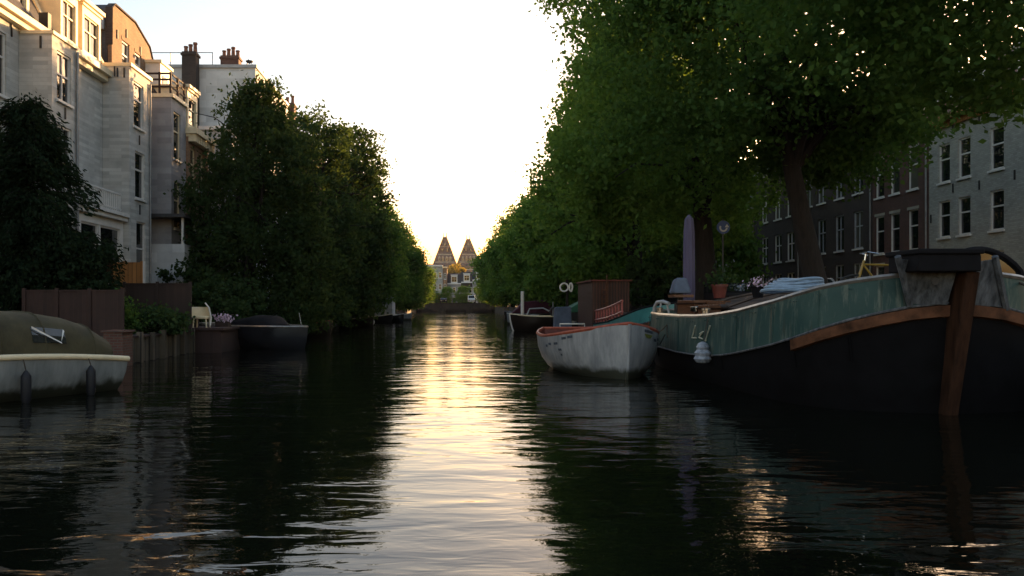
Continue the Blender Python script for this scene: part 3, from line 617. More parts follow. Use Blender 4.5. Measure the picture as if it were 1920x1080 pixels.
mx3 = N(nt,'ShaderNodeMix', _data_type='RGBA'); nt.links.new(ramp(nt, n3.outputs['Fac'], (0,0,0), (.75,.75,.75), .58, .74), mx3.inputs[0]); nt.links.new(mx.outputs[2], mx3.inputs[6]); mx3.inputs[7].default_value = (.085,.05,.03,1)
nt.links.new(mx3.outputs[2], b.inputs['Base Color']); b.inputs['Roughness'].default_value = .55; b.inputs['Specular IOR Level'].default_value = .25
bpn = N(nt,'ShaderNodeBump', Strength=.4, Distance=.004); nt.links.new(n1.outputs['Fac'], bpn.inputs['Height']); nt.links.new(bpn.outputs[0], b.inputs['Normal'])

def tjalk(root, cx, st, teal='teal', strake=True, rail='steel_rail', strake_y=14.0):
    """bluff sailing barge hull from half-outline stations (half width, y, top z, band z), far end first"""
    L = [(cx-w,y,zt,zb) for w,y,zt,zb in st]; Rr = [(cx+w,y,zt,zb) for w,y,zt,zb in reversed(st)]
    full = L+Rr; cy = sum(p[1] for p in full)/len(full)
    def shr(p, k, z): return (cx+(p[0]-cx)*k, cy+(p[1]-cy)*(1-(1-k)*.35), z)
    mb = MB()
    mb.sheet([[shr(p,.80,-.6) for p in full],[shr(p,.93,-.05) for p in full],[shr(p,.985,p[3]*.55) for p in full],[shr(p,1.0,p[3]) for p in full]], True)
    mb.build('hull', M['hull_black'], root, smooth=True)
    mb = MB(); mb.sheet([[shr(p,1.004,p[3]) for p in full],[shr(p,.998,(p[3]+p[2])/2) for p in full],[shr(p,.985,p[2]) for p in full],[shr(p,.965,p[2]) for p in full],[shr(p,.965,p[3]+.1) for p in full]], True)
    mb.build('bulwark', M[teal], root, smooth=True)
    mb = MB(); mb.tube([shr(p,.976,p[2]+.02) for p in full], .045, 6, closed=True); mb.build('rail', M[rail], root, smooth=True)
    mb = MB(); n = len(full)
    dk = [shr(p,.966,p[2]-.42) for p in full]; mb.add(dk+[(cx,p[1],p[2]-.36) for p in full], [(i,(i+1)%n,n+(i+1)%n,n+i) for i in range(n)]); mb.build('deck', M['deck'], root)
    if strake:
        near = [p for p in full if p[1] < strake_y]
        for side in (-1,1):
            s_ = [p for p in near if (p[0]-cx)*side > 0]
            mb = MB(); mb.sheet([[shr(p,1.004,p[3]-.02) for p in s_],[shr(p,1.045,p[3]-.03) for p in s_],[shr(p,1.04,p[3]-.2) for p in s_],[shr(p,.995,p[3]-.22) for p in s_],[shr(p,1.004,p[3]-.02) for p in s_]]); mb.build('rubbing_strake', M['rubbing_wood'], root)
    mb = MB(); mb.tube([shr(p,1.012,p[3]+.005) for p in full], .022, 6, closed=True); mb.build('band_moulding', M['weathered'], root, smooth=True)
    return full

b1 = thing('sailing_barge', 'big black hulled barge with teal bulwark and brown stem moored nearest on the right', 'barge', (7.85,17,0))
st1 = [(.2,24.7,1.58,.70),(1.1,24.5,1.54,.66),(1.75,24.0,1.5,.63),(2.2,23.0,1.45,.6),(2.33,21.6,1.43,.58),(2.37,19.5,1.42,.55),(2.37,18.3,1.43,.57),(2.36,17.3,1.46,.6),(2.35,16.4,1.51,.67),(2.33,15.6,1.57,.76),(2.3,14.8,1.66,.88),(2.22,14.1,1.75,1.0),(2.08,13.55,1.86,1.14),(1.85,13.15,1.97,1.3),(1.5,12.82,2.06,1.46),(1.1,12.62,2.12,1.58),(.7,12.5,2.16,1.67),(.3,12.43,2.19,1.72),(.08,12.42,2.2,1.73)]
tjalk(b1, 7.85, st1)
mb = MB(); mb.hexa([(7.57,12.40,-.5),(7.76,12.40,-.5),(7.78,12.7,-.5),(7.58,12.7,-.5),(7.70,12.0,2.2),(7.91,12.0,2.2),(7.91,12.45,2.2),(7.70,12.45,2.2)]); mb.build('stem', M['rust_wood'], b1, bevel=.02)
mb = MB(); mb.box(6.93,7.86,11.9,12.75,2.203,2.46); mb.box(6.90,7.89,11.86,12.79,2.46,2.54); mb.build('bow_locker', M['dark_box'], b1, bevel=.02)
for side, xs_ in ((-1,(6.86,7.79,7.0,7.72)),(1,(8.10,8.75,8.14,8.62))):
    mb = MB(); a,b_,c,e = xs_
    if side < 0: pts = [(6.76,12.2,2.40),(7.66,12.1,2.36),(7.62,12.34,1.7),(c+.12,12.5,1.72)]
    else: pts = [(7.95,12.1,2.36),(8.24,12.2,2.40),(8.62,12.5,1.66),(7.95,12.34,1.7)]
    mb.prism(pts,(0,.06,0)); pl = mb.build('bow_board', M['weathered'], b1, bevel=.008)
    mb = MB(); p,q_ = (pts[0],pts[3]) if side<0 else (pts[1],pts[2]); mb.tube([(p[0],p[1]-.03,p[2]+.04),(q_[0],q_[1]-.03,q_[2]-.03)],.05,6); mb.build('edge_strip', M['weathered'], pl)
mb = MB(); mb.lathe([(.055,0),(.06,.02)],(0,0,0),10); mb.v=[(7.32+x,12.17-z,2.06+y) for x,y,z in mb.v]; mb.build('hawse_hole', M['iron'], b1)
# hatch roof with coaming, and a low cabin
mb = MB(); hx0,hx1 = 6.45,9.3
mb.box(hx0,hx1,14.6,21.2,1.05,1.62); mb.build('hatch_coaming', M['rust_red'], b1)
mb = MB(); prof_ = [(hx0-.08,1.625),(hx0+.5,1.83),(7.5,1.95),(8.3,1.95),(hx1-.5,1.83),(hx1+.08,1.625)]
mb.prism([(x,14.5,z) for x,z in prof_],(0,6.8,0)); mb.build('hatch_roof', M['hatch'], b1)
for y in (15.4,17.0,18.6,20.2):
    mb = MB(); P_ = [(x,y,z+.03) for x,z in prof_]; mb.tube(P_,.035,4); mb.build('hatch_batten', M['deck'], b1)
for (x,y) in ((5.62,18.0),(5.66,22.2)):
    mb = MB(); zt = 1.44
    for dx in (-.09,.09): mb.lathe([(.05,0),(.05,.13),(.075,.14),(.075,.18),(.02,.2)],(x+.06,y+dx,zt),10)
    mb.build('bollard', M['steel_rail'], b1, smooth=True)
full1 = [(7.85-w,y,zt,zb) for w,y,zt,zb in st1]
for i in (3,5,7,9,11,13,15):
    (x_,y_,zt_,zb_) = full1[i]; mb = MB(); mb.tube([(x_-.004,y_,zb_+.03),(x_+.002,y_,zt_-.04)],.012,5); mb.build('plate_seam', M['teal'], b1)
for i in (4,8,12,14):
    (x_,y_,zt_,zb_) = full1[i]; mb = MB(); mb.tube([(x_+.03,y_,zb_*.55),(x_-.006,y_,zb_-.25 if i>=10 else zb_-.03)],.014,5); mb.build('hull_seam', M['hull_black'], b1)
for i in range(2,16,1):
    (x_,y_,zt_,zb_) = full1[i]; mb = MB()
    for k in range(3): mb.lathe([(.016,-.008),(.016,.008)],(x_-.006,y_-.12+.12*k,zt_-.10),6)
    mb.build('rivet_row', M['teal'], b1)
# faded letter strokes on the bulwark
def side_pt(y, z):
    for (w0,y0,_,_),(w1,y1,_,_) in zip(st1, st1[1:]):
        if y1 <= y <= y0: t = (y-y0)/(y1-y0); return (7.85-(w0+(w1-w0)*t)*1.004-.012, y, z)
mb = MB()
def stroke(y0,z0,y1,z1,w_=.016): mb.tube([side_pt(y0,z0), side_pt((y0+y1)/2,(z0+z1)/2), side_pt(y1,z1)], w_, 5)
stroke(18.05,1.24,18.3,.95); stroke(18.3,.95,17.98,.96); stroke(17.75,1.06,17.5,1.12); stroke(17.5,1.12,17.8,.98); stroke(17.8,.98,17.55,.96); stroke(17.05,1.26,17.35,.92)
mb.build('faded_lettering', pmat('worn letter paint',(.36,.38,.30),.7,.3,6), b1)

fd_ = thing('boat_fender','pale plastic bag fender hanging on the teal side of the big barge','fender',(5.4,17.1,.5))
mb = MB(); mb.lathe([(.02,.44),(.1,.4),(.14,.32),(.12,.27),(.18,.2),(.16,.13),(.19,.07),(.14,.0),(.04,-.03)],(5.33,17.1,.48),12); mb.build('fender_body', M['fender_white'], fd_)
mb = MB(); mb.tube([(5.36,17.1,.92),(5.44,17.1,1.42)],.012,5); mb.build('rope', M['rope'], fd_)
ln = MB()
for a,b_ in (((5.42,20.3,1.2),(5.40,22.6,1.05)),((5.42,20.3,1.2),(5.4,20.2,.95))):
    p = [Vector(a).lerp(Vector(b_),t)+Vector((0,0,-.18*4*t*(1-t))) for t in np.linspace(0,1,9)]; ln.tube(p,.014,5)
ln.tube([(5.40,22.6,1.05),(5.38,21.8,.72),(5.40,20.9,.68),(5.40,20.4,.95)],.014,5)
tag(ln.build('mooring_line', M['rope']), 'dark slack mooring line hanging along the far teal side of the big barge','rope')
ml = MB(); p_ = [Vector((8.9,12.75,2.1)).lerp(Vector((10.8,8.5,1.35)),t)+Vector((0,0,-.35*4*t*(1-t))) for t in np.linspace(0,1,12)]; ml.tube(p_,.02,6)
tag(ml.build('mooring_line', M['rope'], smooth=True),'dark mooring rope sagging from the barge bow to the street quay','rope')
# things on the barge
pr_ = thing('closed_parasol','folded lilac parasol standing upright on the big barge','parasol',(6.45,21.9,1.05))
mb = MB(); nn=14; rows=[]
for i,(z,r_2) in enumerate([(1.62,.10),(1.7,.17),(2.1,.185),(2.6,.18),(3.2,.175),(3.7,.165),(4.05,.13),(4.17,.03)]):
    rows.append([(6.45+.78*r_2*(1+.16*(j%2))*math.cos(2*math.pi*j/nn), 21.9+.78*r_2*(1+.16*(j%2))*math.sin(2*math.pi*j/nn), z) for j in range(nn)])
mb.sheet(rows, True); mb.build('folded_cloth', M['lilac'], pr_, smooth=False)
mb = MB(); mb.tube([(6.45,21.9,1.05),(6.45,21.9,2.2)],.03,8); mb.build('pole', M['steel_rail'], pr_)
mb = MB(); mb.lathe([(.28,0),(.28,.06),(.1,.12),(.06,.3)],(6.45,21.9,1.05),16); mb.build('foot', M['red_metal'], pr_)
ob = thing('outboard_motor','outboard motor under a blue grey canvas hood on the big barge deck','outboard motor',(5.95,20.9,1.0))
mb = MB(); mb.hexa([(5.72,20.75,2.0),(6.2,20.75,2.0),(6.2,21.3,2.0),(5.72,21.3,2.0),(5.8,20.85,2.42),(6.1,20.85,2.42),(6.08,21.25,2.40),(5.83,21.25,2.38)]); mb.build('hood', M['canvas_blue'], ob, bevel=.06)
mb = MB(); mb.box(5.9,6.02,20.95,21.1,1.1,2.0); mb.box(5.84,6.08,20.9,21.15,1.5,1.75); mb.build('leg', M['iron'], ob)
mb = MB(); mb.box(5.72,6.22,20.7,21.3,1.9,1.97); mb.build('bracket', M['varnish'], ob)
for i,(x,y,dx,dy,dz) in enumerate([(6.05,20.0,.5,1.1,.52),(5.95,18.6,.3,.6,.4)]):
    cr = thing('wooden_crate', ['long wooden crate on the barge side deck below the blue hood','small wooden box on the barge side deck near the bollard'][i],'crate',(x,y,1.05))
    mb = MB(); mb.obox((x,y,1.1+dz/2+.1),(dx,dy,dz+.2),.1); mb.build('body', M['varnish'], cr, bevel=.01)
    mb = MB(); mb.obox((x,y,1.22+dz),(dx+.06,dy+.06,.04),.1); mb.build('lid', M['rust_wood'], cr, bevel=.005)
mb = MB()
for k in range(7): mb.obox((6.18+.05*(k%3),19.0+.12*k,1.70+.04*(k%3)),(.12,1.1,.04),.25*(k%3)-.2,0,0)
tag(mb.build('plank_pile', M['varnish'], bevel=.005),'loose sunlit wooden planks piled along the barge hatch edge','planks')
mb = MB(); mb.obox((5.85,19.2,1.60),(.22,.28,.14),.2); tag(mb.build('tin_box', M['chrome'], bevel=.02),'small shiny tin box glinting on the barge deck','box')
mb = MB(); mb.tube([(5.75,22.9,1.15),(5.75,22.9,1.62),(5.78,22.7,1.78),(5.85,22.3,1.80),(5.9,21.9,1.74)],.05,8); mb.tube([(5.9,22.1,1.76),(6.0,22.0,1.1)],.03,6); mb.tube([(5.82,22.4,1.79),(5.7,22.35,1.1)],.03,6)
tag(mb.build('bent_pipe', M['grey_paint'], smooth=True),'bent grey pipe handle standing at the far end of the big barge','pipe')
fp = thing('flower_pot','dark red clay plant pot on the barge beside the lilac parasol','plant pot',(6.9,20.9,1.9))
mb = MB(); mb.lathe([(.14,0),(.2,.3),(.22,.3),(.22,.36),(.19,.36),(.17,.3)],(6.95,20.9,1.88),14); mb.build('pot', M['red_metal'], fp, smooth=True)
hc = thing('hose_coil','flattened coil of pale blue hose lying on the barge hatch roof','hose',(7.1,16.2,1.9))
for k in range(5):
    mb = MB(); pts=[]
    for j in range(26):
        a = 2*math.pi*j/26; rx_ = .62-.05*k; 
        pts.append((6.95+.04*k+rx_*math.cos(a), 16.4+.38*math.sin(a), 1.99+.055*k+.03*math.sin(a*2+k)))
    mb.tube(pts,.035,6,closed=True); mb.build('loop', M['rope_blue'], hc, smooth=True)
pf = thing('potted_flowers','dark pot of small purple flowers on the barge hatch','potted plant',(6.65,17.6,1.85))
mb = MB(); mb.lathe([(.1,0),(.15,.24),(.16,.24),(.14,.2)],(6.7,17.6,1.86),12); mb.build('pot', M['dark_box'], pf)
def bicycle(name, lab, x, y, z, rz, paint, s=1.0):
    bk = thing(name, lab, 'bicycle', (x,y,z))
    T = Matrix.Translation((x,y,z)) @ Matrix.Rotation(rz,4,'Z') @ Matrix.Scale(s,4)
    P = lambda a,b,c: tuple(T @ Vector((a,b,c)))
    for wx in (-.53,.53):
        wl = MB(); wl.tube([P(wx+.34*math.cos(a),0,.34+.34*math.sin(a)) for a in np.linspace(0,2*math.pi,25)[:-1]],.02,6,closed=True); wo = wl.build('wheel', M['tyre'], bk, smooth=True)
        sp = MB()
        for a in np.linspace(0,2*math.pi,13)[:-1]: sp.tube([P(wx,0,.34),P(wx+.33*math.cos(a),0,.34+.33*math.sin(a))],.003,3)
        sp.build('spokes', M['chrome'], wo)
    f = MB(); sx=(-.53,0,.34); hd=(.38,0,.88); bb=(-.05,0,.30); se=(-.2,0,.86)
    for a,b in ((hd,se),(hd,bb),(bb,(-.22,0,.93)),(bb,sx),(se,sx)): f.tube([P(*a),P(*b)],.018,6)
    f.build('frame', M[paint], bk, smooth=True)
    f = MB(); f.tube([P(.36,0,.96),P(.53,.04,.34)],.018,6); f.tube([P(.36,0,.96),P(.53,-.04,.34)],.018,6); f.build('fork', M[paint], bk, smooth=True)
    f = MB(); f.tube([P(.35,0,.95),P(.33,0,1.08)],.014,6); f.tube([P(.2,-.28,1.06),P(.36,-.2,1.1),P(.36,.2,1.1),P(.2,.28,1.06)],.012,6); f.build('handlebar', M['chrome'], bk, smooth=True)
    f = MB(); f.obox(P(-.25,0,.97),(.26*s,.15*s,.06*s),rz); f.build('saddle', M['dark_box'], bk, bevel=.02)
    f = MB(); f.tube([P(-.22,0,.93),P(-.24,0,.98)],.014,6); f.tube([P(-.05,-.12,.2),P(-.05,.12,.4)],.01,5); f.build('seat_post', M['chrome'], bk)
    return bk
bicycle('bicycle','yellow bicycle lying against the bow bulwark of the big barge',7.30,13.55,1.60,R(172),'yellow',.9)
# dark arched sprayhood frame on the right of the bow
sp_ = thing('sprayhood','dark arched windscreen hood on the deck right of the brown stem','windscreen',(9.2,13.4,1.75))
mb = MB(); arc=[(8.05+1.3*t,13.2,2.0+.62*math.sin(math.pi*min(1,max(0,.12+.8*t)))**.6) for t in np.linspace(0,1,15)]
arc=[(8.15,13.2,1.75)]+arc[1:]+[(9.5,13.2,1.75)]; mb.tube(arc,.05,7); mb.tube([(8.15,13.2,1.78),(9.5,13.2,1.78)],.04,6); mb.build('frame', M['dark_box'], sp_, smooth=True)
mb = MB(); mb.add([(p[0],13.22,p[2]) for p in arc],[tuple(range(len(arc)))]); mb.build('pane', M['clear_glass'], sp_)
mb = MB(); mb.tube([(7.95,12.9,2.52),(8.3,12.95,2.58)],.028,6); mb.build('handle', M['chrome'], sp_)
mb = MB(); mb.sheet([[(p[0],13.22,p[2]) for p in arc],[(p[0]*.96+.3,13.9,1.75+(p[2]-1.75)*.75) for p in arc]]); mb.build('cover', M['dark_box'], sp_)

# ---- generic round bilged boat
def hullgrid(S, Bw, B, zs, tr=.6, zb=-.3, nx=22, ny=6, inset=0.0, rake=.3, pk=2.2, zt_off=0, stern_round=0.0, flare=1.0):
    S = Vector((*S,0)); Bw = Vector((*Bw,0)); L = (Bw-S).length; e = (Bw-S)/L; a = Vector((-e.y,e.x,0)); rows = []; tm = .42
    for i in range(nx+1):
        t = i/nx
        if t > tm: w_ = B*(1-((t-tm)/(1-tm))**pk)**.85 if t < 1 else 0
        else: w_ = B*(tr+(1-tr)*(1-((tm-t)/tm)**2)) if not stern_round else B*(1-(((tm-t)/tm)**pk)*(1-tr))**.8
        w_ = max(w_-inset, .012)
        zg = zs[1]+((zs[2]-zs[1])*max(0,(t-.4)/.6)**1.8 + (zs[0]-zs[1])*max(0,(.4-t)/.4)**1.8)
        row = []
        for j in range(-ny, ny+1):
            k = abs(j)/ny; sgn = 1 if j > 0 else -1
            ww = w_*(math.sin(k*math.pi/2)**.75)*(1-(1-k)*.0)
            z = zb+inset+(zg+zt_off-zb-inset)*k**1.7
            sx = t*L - (inset*1.2 if t > .9 else -inset if t < .05 else 0)
            sx -= rake*(1-k)**1.3*t**3 - (rake*.4)*(1-k)*(1-t)**4
            p = S+e*sx+a*(ww*sgn); row.append((p.x,p.y,z))
        rows.append(row)
    return rows
def boat(name, lab, cat, S, Bw, B, zs, hullm, railm, inm='varnish', tr=.6, thw=3, group=None, rail_r=.04, **kw):
    loc = ((S[0]+Bw[0])/2,(S[1]+Bw[1])/2,0); bt = thing(name, lab, cat, loc, group)
    rows = hullgrid(S,Bw,B,zs,tr,**kw); mb = MB(); mb.sheet(rows); mb.f.append(tuple(range(len(rows[0])))); mb.m.append(0); mb.build('hull', M[hullm], bt, smooth=True)
    kw2 = dict(kw); r2 = hullgrid(S,Bw,B,zs,tr,inset=.06,**kw2); mb = MB(); mb.sheet(r2); mb.f.append(tuple(range(len(r2[0])))); mb.m.append(0); mb.build('inner_lining', M[inm], bt, smooth=True)
    ring = [r[0] for r in rows]+[r[-1] for r in reversed(rows)]
    ring2 = [r[0] for r in r2]+[r[-1] for r in reversed(r2)]
    mb = MB(); c = [((p[0]+q_[0])/2,(p[1]+q_[1])/2,p[2]+.01) for p,q_ in zip(ring,ring2)]; mb.tube(c, rail_r, 6, closed=True); mb.build('gunwale', M[railm], bt, smooth=True)
    for k in range(thw):
        i = 4+k*5; l, r_ = r2[i][2], r2[i][-3]; mb = MB(); z = max(l[2],.25)
        e = (Vector(Bw)-Vector(S)).normalized(); ex,ey = e.x*.12,e.y*.12
        mb.hexa([(l[0]-ex,l[1]-ey,z),(r_[0]-ex,r_[1]-ey,z),(r_[0]+ex,r_[1]+ey,z),(l[0]+ex,l[1]+ey,z)]+[(l[0]-ex,l[1]-ey,z+.04),(r_[0]-ex,r_[1]-ey,z+.04),(r_[0]+ex,r_[1]+ey,z+.04),(l[0]+ex,l[1]+ey,z+.04)]); mb.build('thwart', M[inm], bt)
    bt['_r'] = 0; del bt['_r']
    return bt, rows, r2

# white sloop with red gunwale
ws, rows, r2 = boat('white_sloop','chalky white open sloop with worn red gunwale tied behind the big barge','boat',(3.5,22.9),(3.98,18.1),1.42,(1.03,.90,1.27),'hull_white','rail_red','red_metal',tr=.62,thw=2,rail_r=.047,rake=.32,pk=2.5,stern_round=1)
stem = [ (r[0]) for r in [rows[-1][j] for j in range(6,13)] ]
mb = MB(); mb.tube([rows[-1][j] for j in range(7,13)],.045,6); mb.build('stem_post', M['hull_white'], ws, smooth=True)
mb = MB(); mb.tube([rows[0][0],rows[0][1],rows[0][2],rows[0][3]],.06,6); mb.build('corner_post', M['rubbing_wood'], ws, smooth=True)
# painted marks on both bows: name strokes and a small triangle
def on_hull(t, k, side, off=.012):
    i = t*22; i0 = int(i); f_ = i-i0; j = (6-k*6) if side < 0 else (6+k*6); j0 = int(math.floor(j)); g_ = j-j0
    A = Vector(rows[i0][j0]).lerp(Vector(rows[i0][min(j0+1,12)]),g_); B_ = Vector(rows[min(i0+1,22)][j0]).lerp(Vector(rows[min(i0+1,22)][min(j0+1,12)]),g_)
    p = A.lerp(B_,f_); ax_ = Vector((3.5+.48*t,22.9-4.8*t,p.z)); n = (p-ax_); n.z=0; n = n.normalized() if n.length>1e-4 else Vector((0,-1,0)); return p+(n+Vector((0,-.6,0))).normalized()*off
M['mark_paint'] = pmat('dark mark paint',(.05,.065,.09),.7,.5,14); mk = MB()
for (t0,t1,k,side) in ((.70,.735,.93,-1),(.745,.78,.935,-1),(.62,.66,.88,-1),(.55,.585,.88,-1),(.50,.53,.86,-1),(.66,.69,.80,-1),(.67,.685,.73,-1),(.86,.93,.95,1),(.80,.84,.88,1),(.73,.78,.9,1),(.72,.76,.86,1)):
    a = [on_hull(t,k,side) for t in (t0,(t0+t1)/2,t1)]; b_ = [on_hull(t,k+.028,side) for t in (t0,(t0+t1)/2,t1)]
    mk.sheet([a,b_]); mk.build('paint_mark', M['mark_paint'], ws); mk = MB()
mk = MB(); mk.sheet([[on_hull(t,.90,1,.015) for t in (.88,.9,.915)],[on_hull(t,.935,1,.015) for t in (.86,.9,.93)]]); mk.build('bow_badge', pmat('olive badge',(.13,.15,.03),.7,.3,9), ws)

# teal barge behind
b2 = thing('sailing_barge','second barge with turquoise bulwark and red deck railing beyond the white sloop','barge',(8.6,36,0))
st2 = [(.2,44.6,.82,.3),(1.3,44.2,.78,.27),(1.75,43,.74,.25),(1.85,41,.73,.25),(1.88,38,.80,.28),(1.88,35,.96,.42),(1.86,32.5,1.2,.62),(1.8,31,1.38,.8),(1.62,29.9,1.55,.98),(1.3,29.3,1.66,1.12),(.8,28.9,1.74,1.22),(.3,28.75,1.78,1.27),(.06,28.7,1.8,1.28)]
tjalk(b2, 8.6, st2, 'teal_plain', True, 'dark_box', 31)
mb = MB(); mb.box(6.7,8.5,38.6,43.0,.35,2.85); mb.build('wheelhouse', M['rust_red'], b2)
mb = MB(); mb.box(6.62,8.6,38.45,43.1,2.853,2.92); mb.build('wheelhouse_roof', M['red_metal'], b2)
mb = MB(); mb.tube([(7.35,38.3,.8),(7.35,38.3,3.15)],.035,6); mb.tube([(7.1,38.3,.8),(7.1,38.3,2.4)],.025,6)
for k in range(7): mb.tube([(7.1,38.3,1.1+k*.22),(7.35,38.3,1.1+k*.22)],.02,5)
mb.build('ladder', M['rubbing_wood'], b2)
mb = MB()
for k in range(15):
    t = k/14; y = 41.5-9*t; x = 6.82; zb_ = .8+.5*t**2; mb.box(x,x+.07,y,y+.1,zb_,zb_+.62)
for dz in (.12,.52): mb.tube([(6.85,41.6-9.2*t,.8+.5*t**2+dz*1.1) for t in np.linspace(0,1,8)],.05,5)
mb.build('deck_railing', pmat('pinkish red railing paint',(.33,.09,.08),.5,.3,4), b2)
mb = MB(); mb.box(7.2,9.8,31,38.2,.7,1.35); mb.build('hatch', M['rust_red'], b2)
bx = thing('canvas_box','square blue grey canvas covered box beside the red barge wheelhouse','cover',(6.3,44.5,.2))
mb = MB(); mb.hexa([(5.75,45.4,.1),(6.75,45.4,.1),(6.75,46.4,.1),(5.75,46.4,.1),(5.82,45.5,1.6),(6.7,45.45,1.62),(6.7,46.3,1.6),(5.82,46.3,1.55)]); mb.build('cover', M['canvas_blue'], bx, bevel=.06)
pn = thing('pontoon','low white railed mooring pontoon between the black sloop and white sloop','pontoon',(5.5,38.5,0))
mb = MB(); mb.box(5.0,6.3,37.5,39.5,-.2,.42); mb.build('float', M['grey_paint'], pn, bevel=.03)
mb = MB(); mb.tube([(5.0,37.5,.42),(5.0,37.5,.82),(6.15,37.5,.82),(6.15,37.5,.42)],.04,6); mb.build('rail', M['white_paint'], pn, smooth=True)

# black sloop with lit rim, further up
bs, rw, _ = boat('black_sloop','black open sloop with pale rim beyond the white sloop','boat',(7.2,53.3),(3.7,52.6),1.25,(.95,.95,1.1),'hull_brown','cream_paint','deck',tr=.7,thw=2,rail_r=.05,rake=.5,pk=2.4)
mb = MB(); mb.tube([rw[-1][j] for j in range(7,13)],.06,6); mb.build('stem_post', M['white_paint'], bs)
mb = MB(); mb.tube([(4.75,52.3,.9),(5.0,52.5,1.45),(5.9,52.6,1.5),(6.3,52.5,1.3)],.05,6); mb.tube([(6.5,52.2,1.0),(6.5,52.2,1.9)],.03,6); mb.build('windscreen_frame', M['grey_paint'], bs)
mb = MB(); mb.lathe([(.1,0),(.1,.1)],(0,0,0),8); mb.v=[]; mb.f=[]; mb.m=[]; mb.tube([(6.55+.28*math.cos(a),52.0,1.25+.28*math.sin(a)) for a in np.linspace(0,6.283,15)[:-1]],.05,5,closed=True); mb.build('steering_wheel', M['iron'], bs)
pp = MB(); pp.tube([(4.75,55,.6),(4.75,55,2.65)],.12,8); tag(pp.build('mooring_pole', M['white_paint'], smooth=True),'white mooring pole rising behind the black sloop','pole')
gt = thing('tarpaulin_boat','moored boat under a ridged green tarpaulin beyond the red wheelhouse','boat',(7.5,49,0))
rows_ = hullgrid((9.3,47.5),(6.2,50.5),1.1,(.7,.65,.8),.7); mb = MB(); mb.sheet(rows_); mb.build('hull', M['hull_navy'], gt, smooth=True)
mb = MB(); mb.prism([(6.5,48.6,1.2),(9.2,48.6,1.35),(9.2,48.6,2.0),(7.9,48.6,1.95)],(0,2.2,0)); mb.build('tarpaulin', M['canvas_green'], gt, bevel=.05)
for i,x in enumerate((6.55,6.95)):
    rg = MB(); rg.tube([(x+.24*math.cos(a)*(1 if i==0 else .35),47.3,2.75+.24*math.sin(a)) for a in np.linspace(0,6.283,17)[:-1]],.055,6,closed=True)
    tag(rg.build('lifebuoy', M['white_paint'], smooth=True),['pale ring lifebuoy facing the canal on a dark post','pale lifebuoy seen edge on beside the other ring'][i],'lifebuoy','lifebuoys on the dark post')
ps = MB(); ps.tube([(6.75,47.45,-.5),(6.75,47.45,3.2)],.09,8); ps.box(6.3,7.2,47.4,47.5,2.9,2.98); tag(ps.build('mooring_post', M['bark_dark']),'dark wooden mooring post carrying two lifebuoys','post')
boat('white_launch','small white launch with bow pointing out before the maroon cover','boat',(7.2,70),(4.6,69),.95,(.8,.75,1.0),'hull_cream','white_paint','deck',tr=.7,thw=1)
mc = thing('covered_boat','boat under a maroon canvas cover on the right side','boat',(6.9,73,0))
rows_ = hullgrid((9.2,74),(4.9,73),1.2,(.9,.8,1.0),.7); mb = MB(); mb.sheet(rows_); mb.build('hull', M['hull_navy'], mc, smooth=True)
mb = MB(); mb.prism([(5.3,72.2,.95),(9,72.6,.95),(8.8,72.6,2.2),(6.4,72.3,2.0)],(0,2.0,0)); mb.build('canvas', M['canvas_maroon'], mc, bevel=.08)
kk = 0
for (S,Bw,B,hm,lab) in (((8.8,84),(6.0,82),.9,'hull_navy','small dark blue boat far up the right side'),((9.0,96),(6.6,95),1.0,'hull_cream','small white boat far up the right side'),((9.2,112),(7,110),1.0,'hull_brown','small brown boat furthest up the right side')):
    boat('rowing_boat',lab,'boat',S,Bw,B,(.7,.65,.85),hm,'grey_paint','deck',tr=.6,thw=1)

# ---- left boats
ca = thing('cabin_boat','white motor boat under an arched olive canvas hood nearest on the left','boat',(-9,13,0))
Sx, Bx = (-7.32,16.55), (-11.0,10.2)
rows_ = hullgrid(Sx,Bx,1.12,(.62,.80,.98),.8,zb=-.3,rake=.5,pk=2.6); mb = MB(); mb.sheet(rows_); mb.f.append(tuple(range(13))); mb.m.append(0); mb.build('hull', M['hull_cream'], ca, smooth=True)
mb = MB(); mb.tube([r[0] for r in rows_],.055,8); mb.tube([r[-1] for r in rows_],.055,8); mb.tube([rows_[0][0],rows_[0][-1]],.05,8); mb.build('rubbing_rail', M['cream_paint'], ca, smooth=True)
mb = MB(); mb.sheet([[(r[0][0],r[0][1],r[0][2]-.02),((r[0][0]+r[-1][0])/2,(r[0][1]+r[-1][1])/2,r[0][2]+.03),(r[-1][0],r[-1][1],r[-1][2]-.02)] for r in rows_]); mb.build('deck', M['varnish'], ca)
mb = MB(); mb.tube([Vector(r[0])*1 for r in [rows_[i] for i in range(0,20)]],.001,3); 
e_ = Vector((Bx[0]-Sx[0],Bx[1]-Sx[1],0)); Lc = e_.length; e_.normalize(); a_ = Vector((-e_.y,e_.x,0))
mb = MB(); rr = []
for s_,w_,h_,z0 in ((.12,.55,.0,.63),(.3,.84,.42,.64),(.75,.93,.66,.67),(1.2,.97,.80,.69),(1.8,.98,.87,.71),(2.6,.98,.90,.74),(3.4,.96,.92,.76),(4.2,.92,.90,.79),(5.0,.85,.75,.8),(5.6,.75,.1,.84)):
    row = []
    for j in range(13):
        th = math.pi*j/12; cc_ = math.cos(th); ss = math.sin(th)
        p = Vector((*Sx,0))+e_*s_+a_*(-w_*(abs(cc_)**.55)*(1 if cc_>0 else -1)); sag = .012*math.sin(s_*9)
        row.append((p.x,p.y,z0+(h_+sag)*(ss**.75)))
    rr.append(row)
mb.sheet(rr); hd_ = mb.build('canvas_hood', M['canvas_olive'], ca, smooth=True)
for i in (2,4,5,6,8): mb = MB(); mb.tube([(p[0],p[1],p[2]+.008) for p in rr[i]],.016,5); mb.build('hood_rib', M['canvas_olive'], hd_, smooth=True)
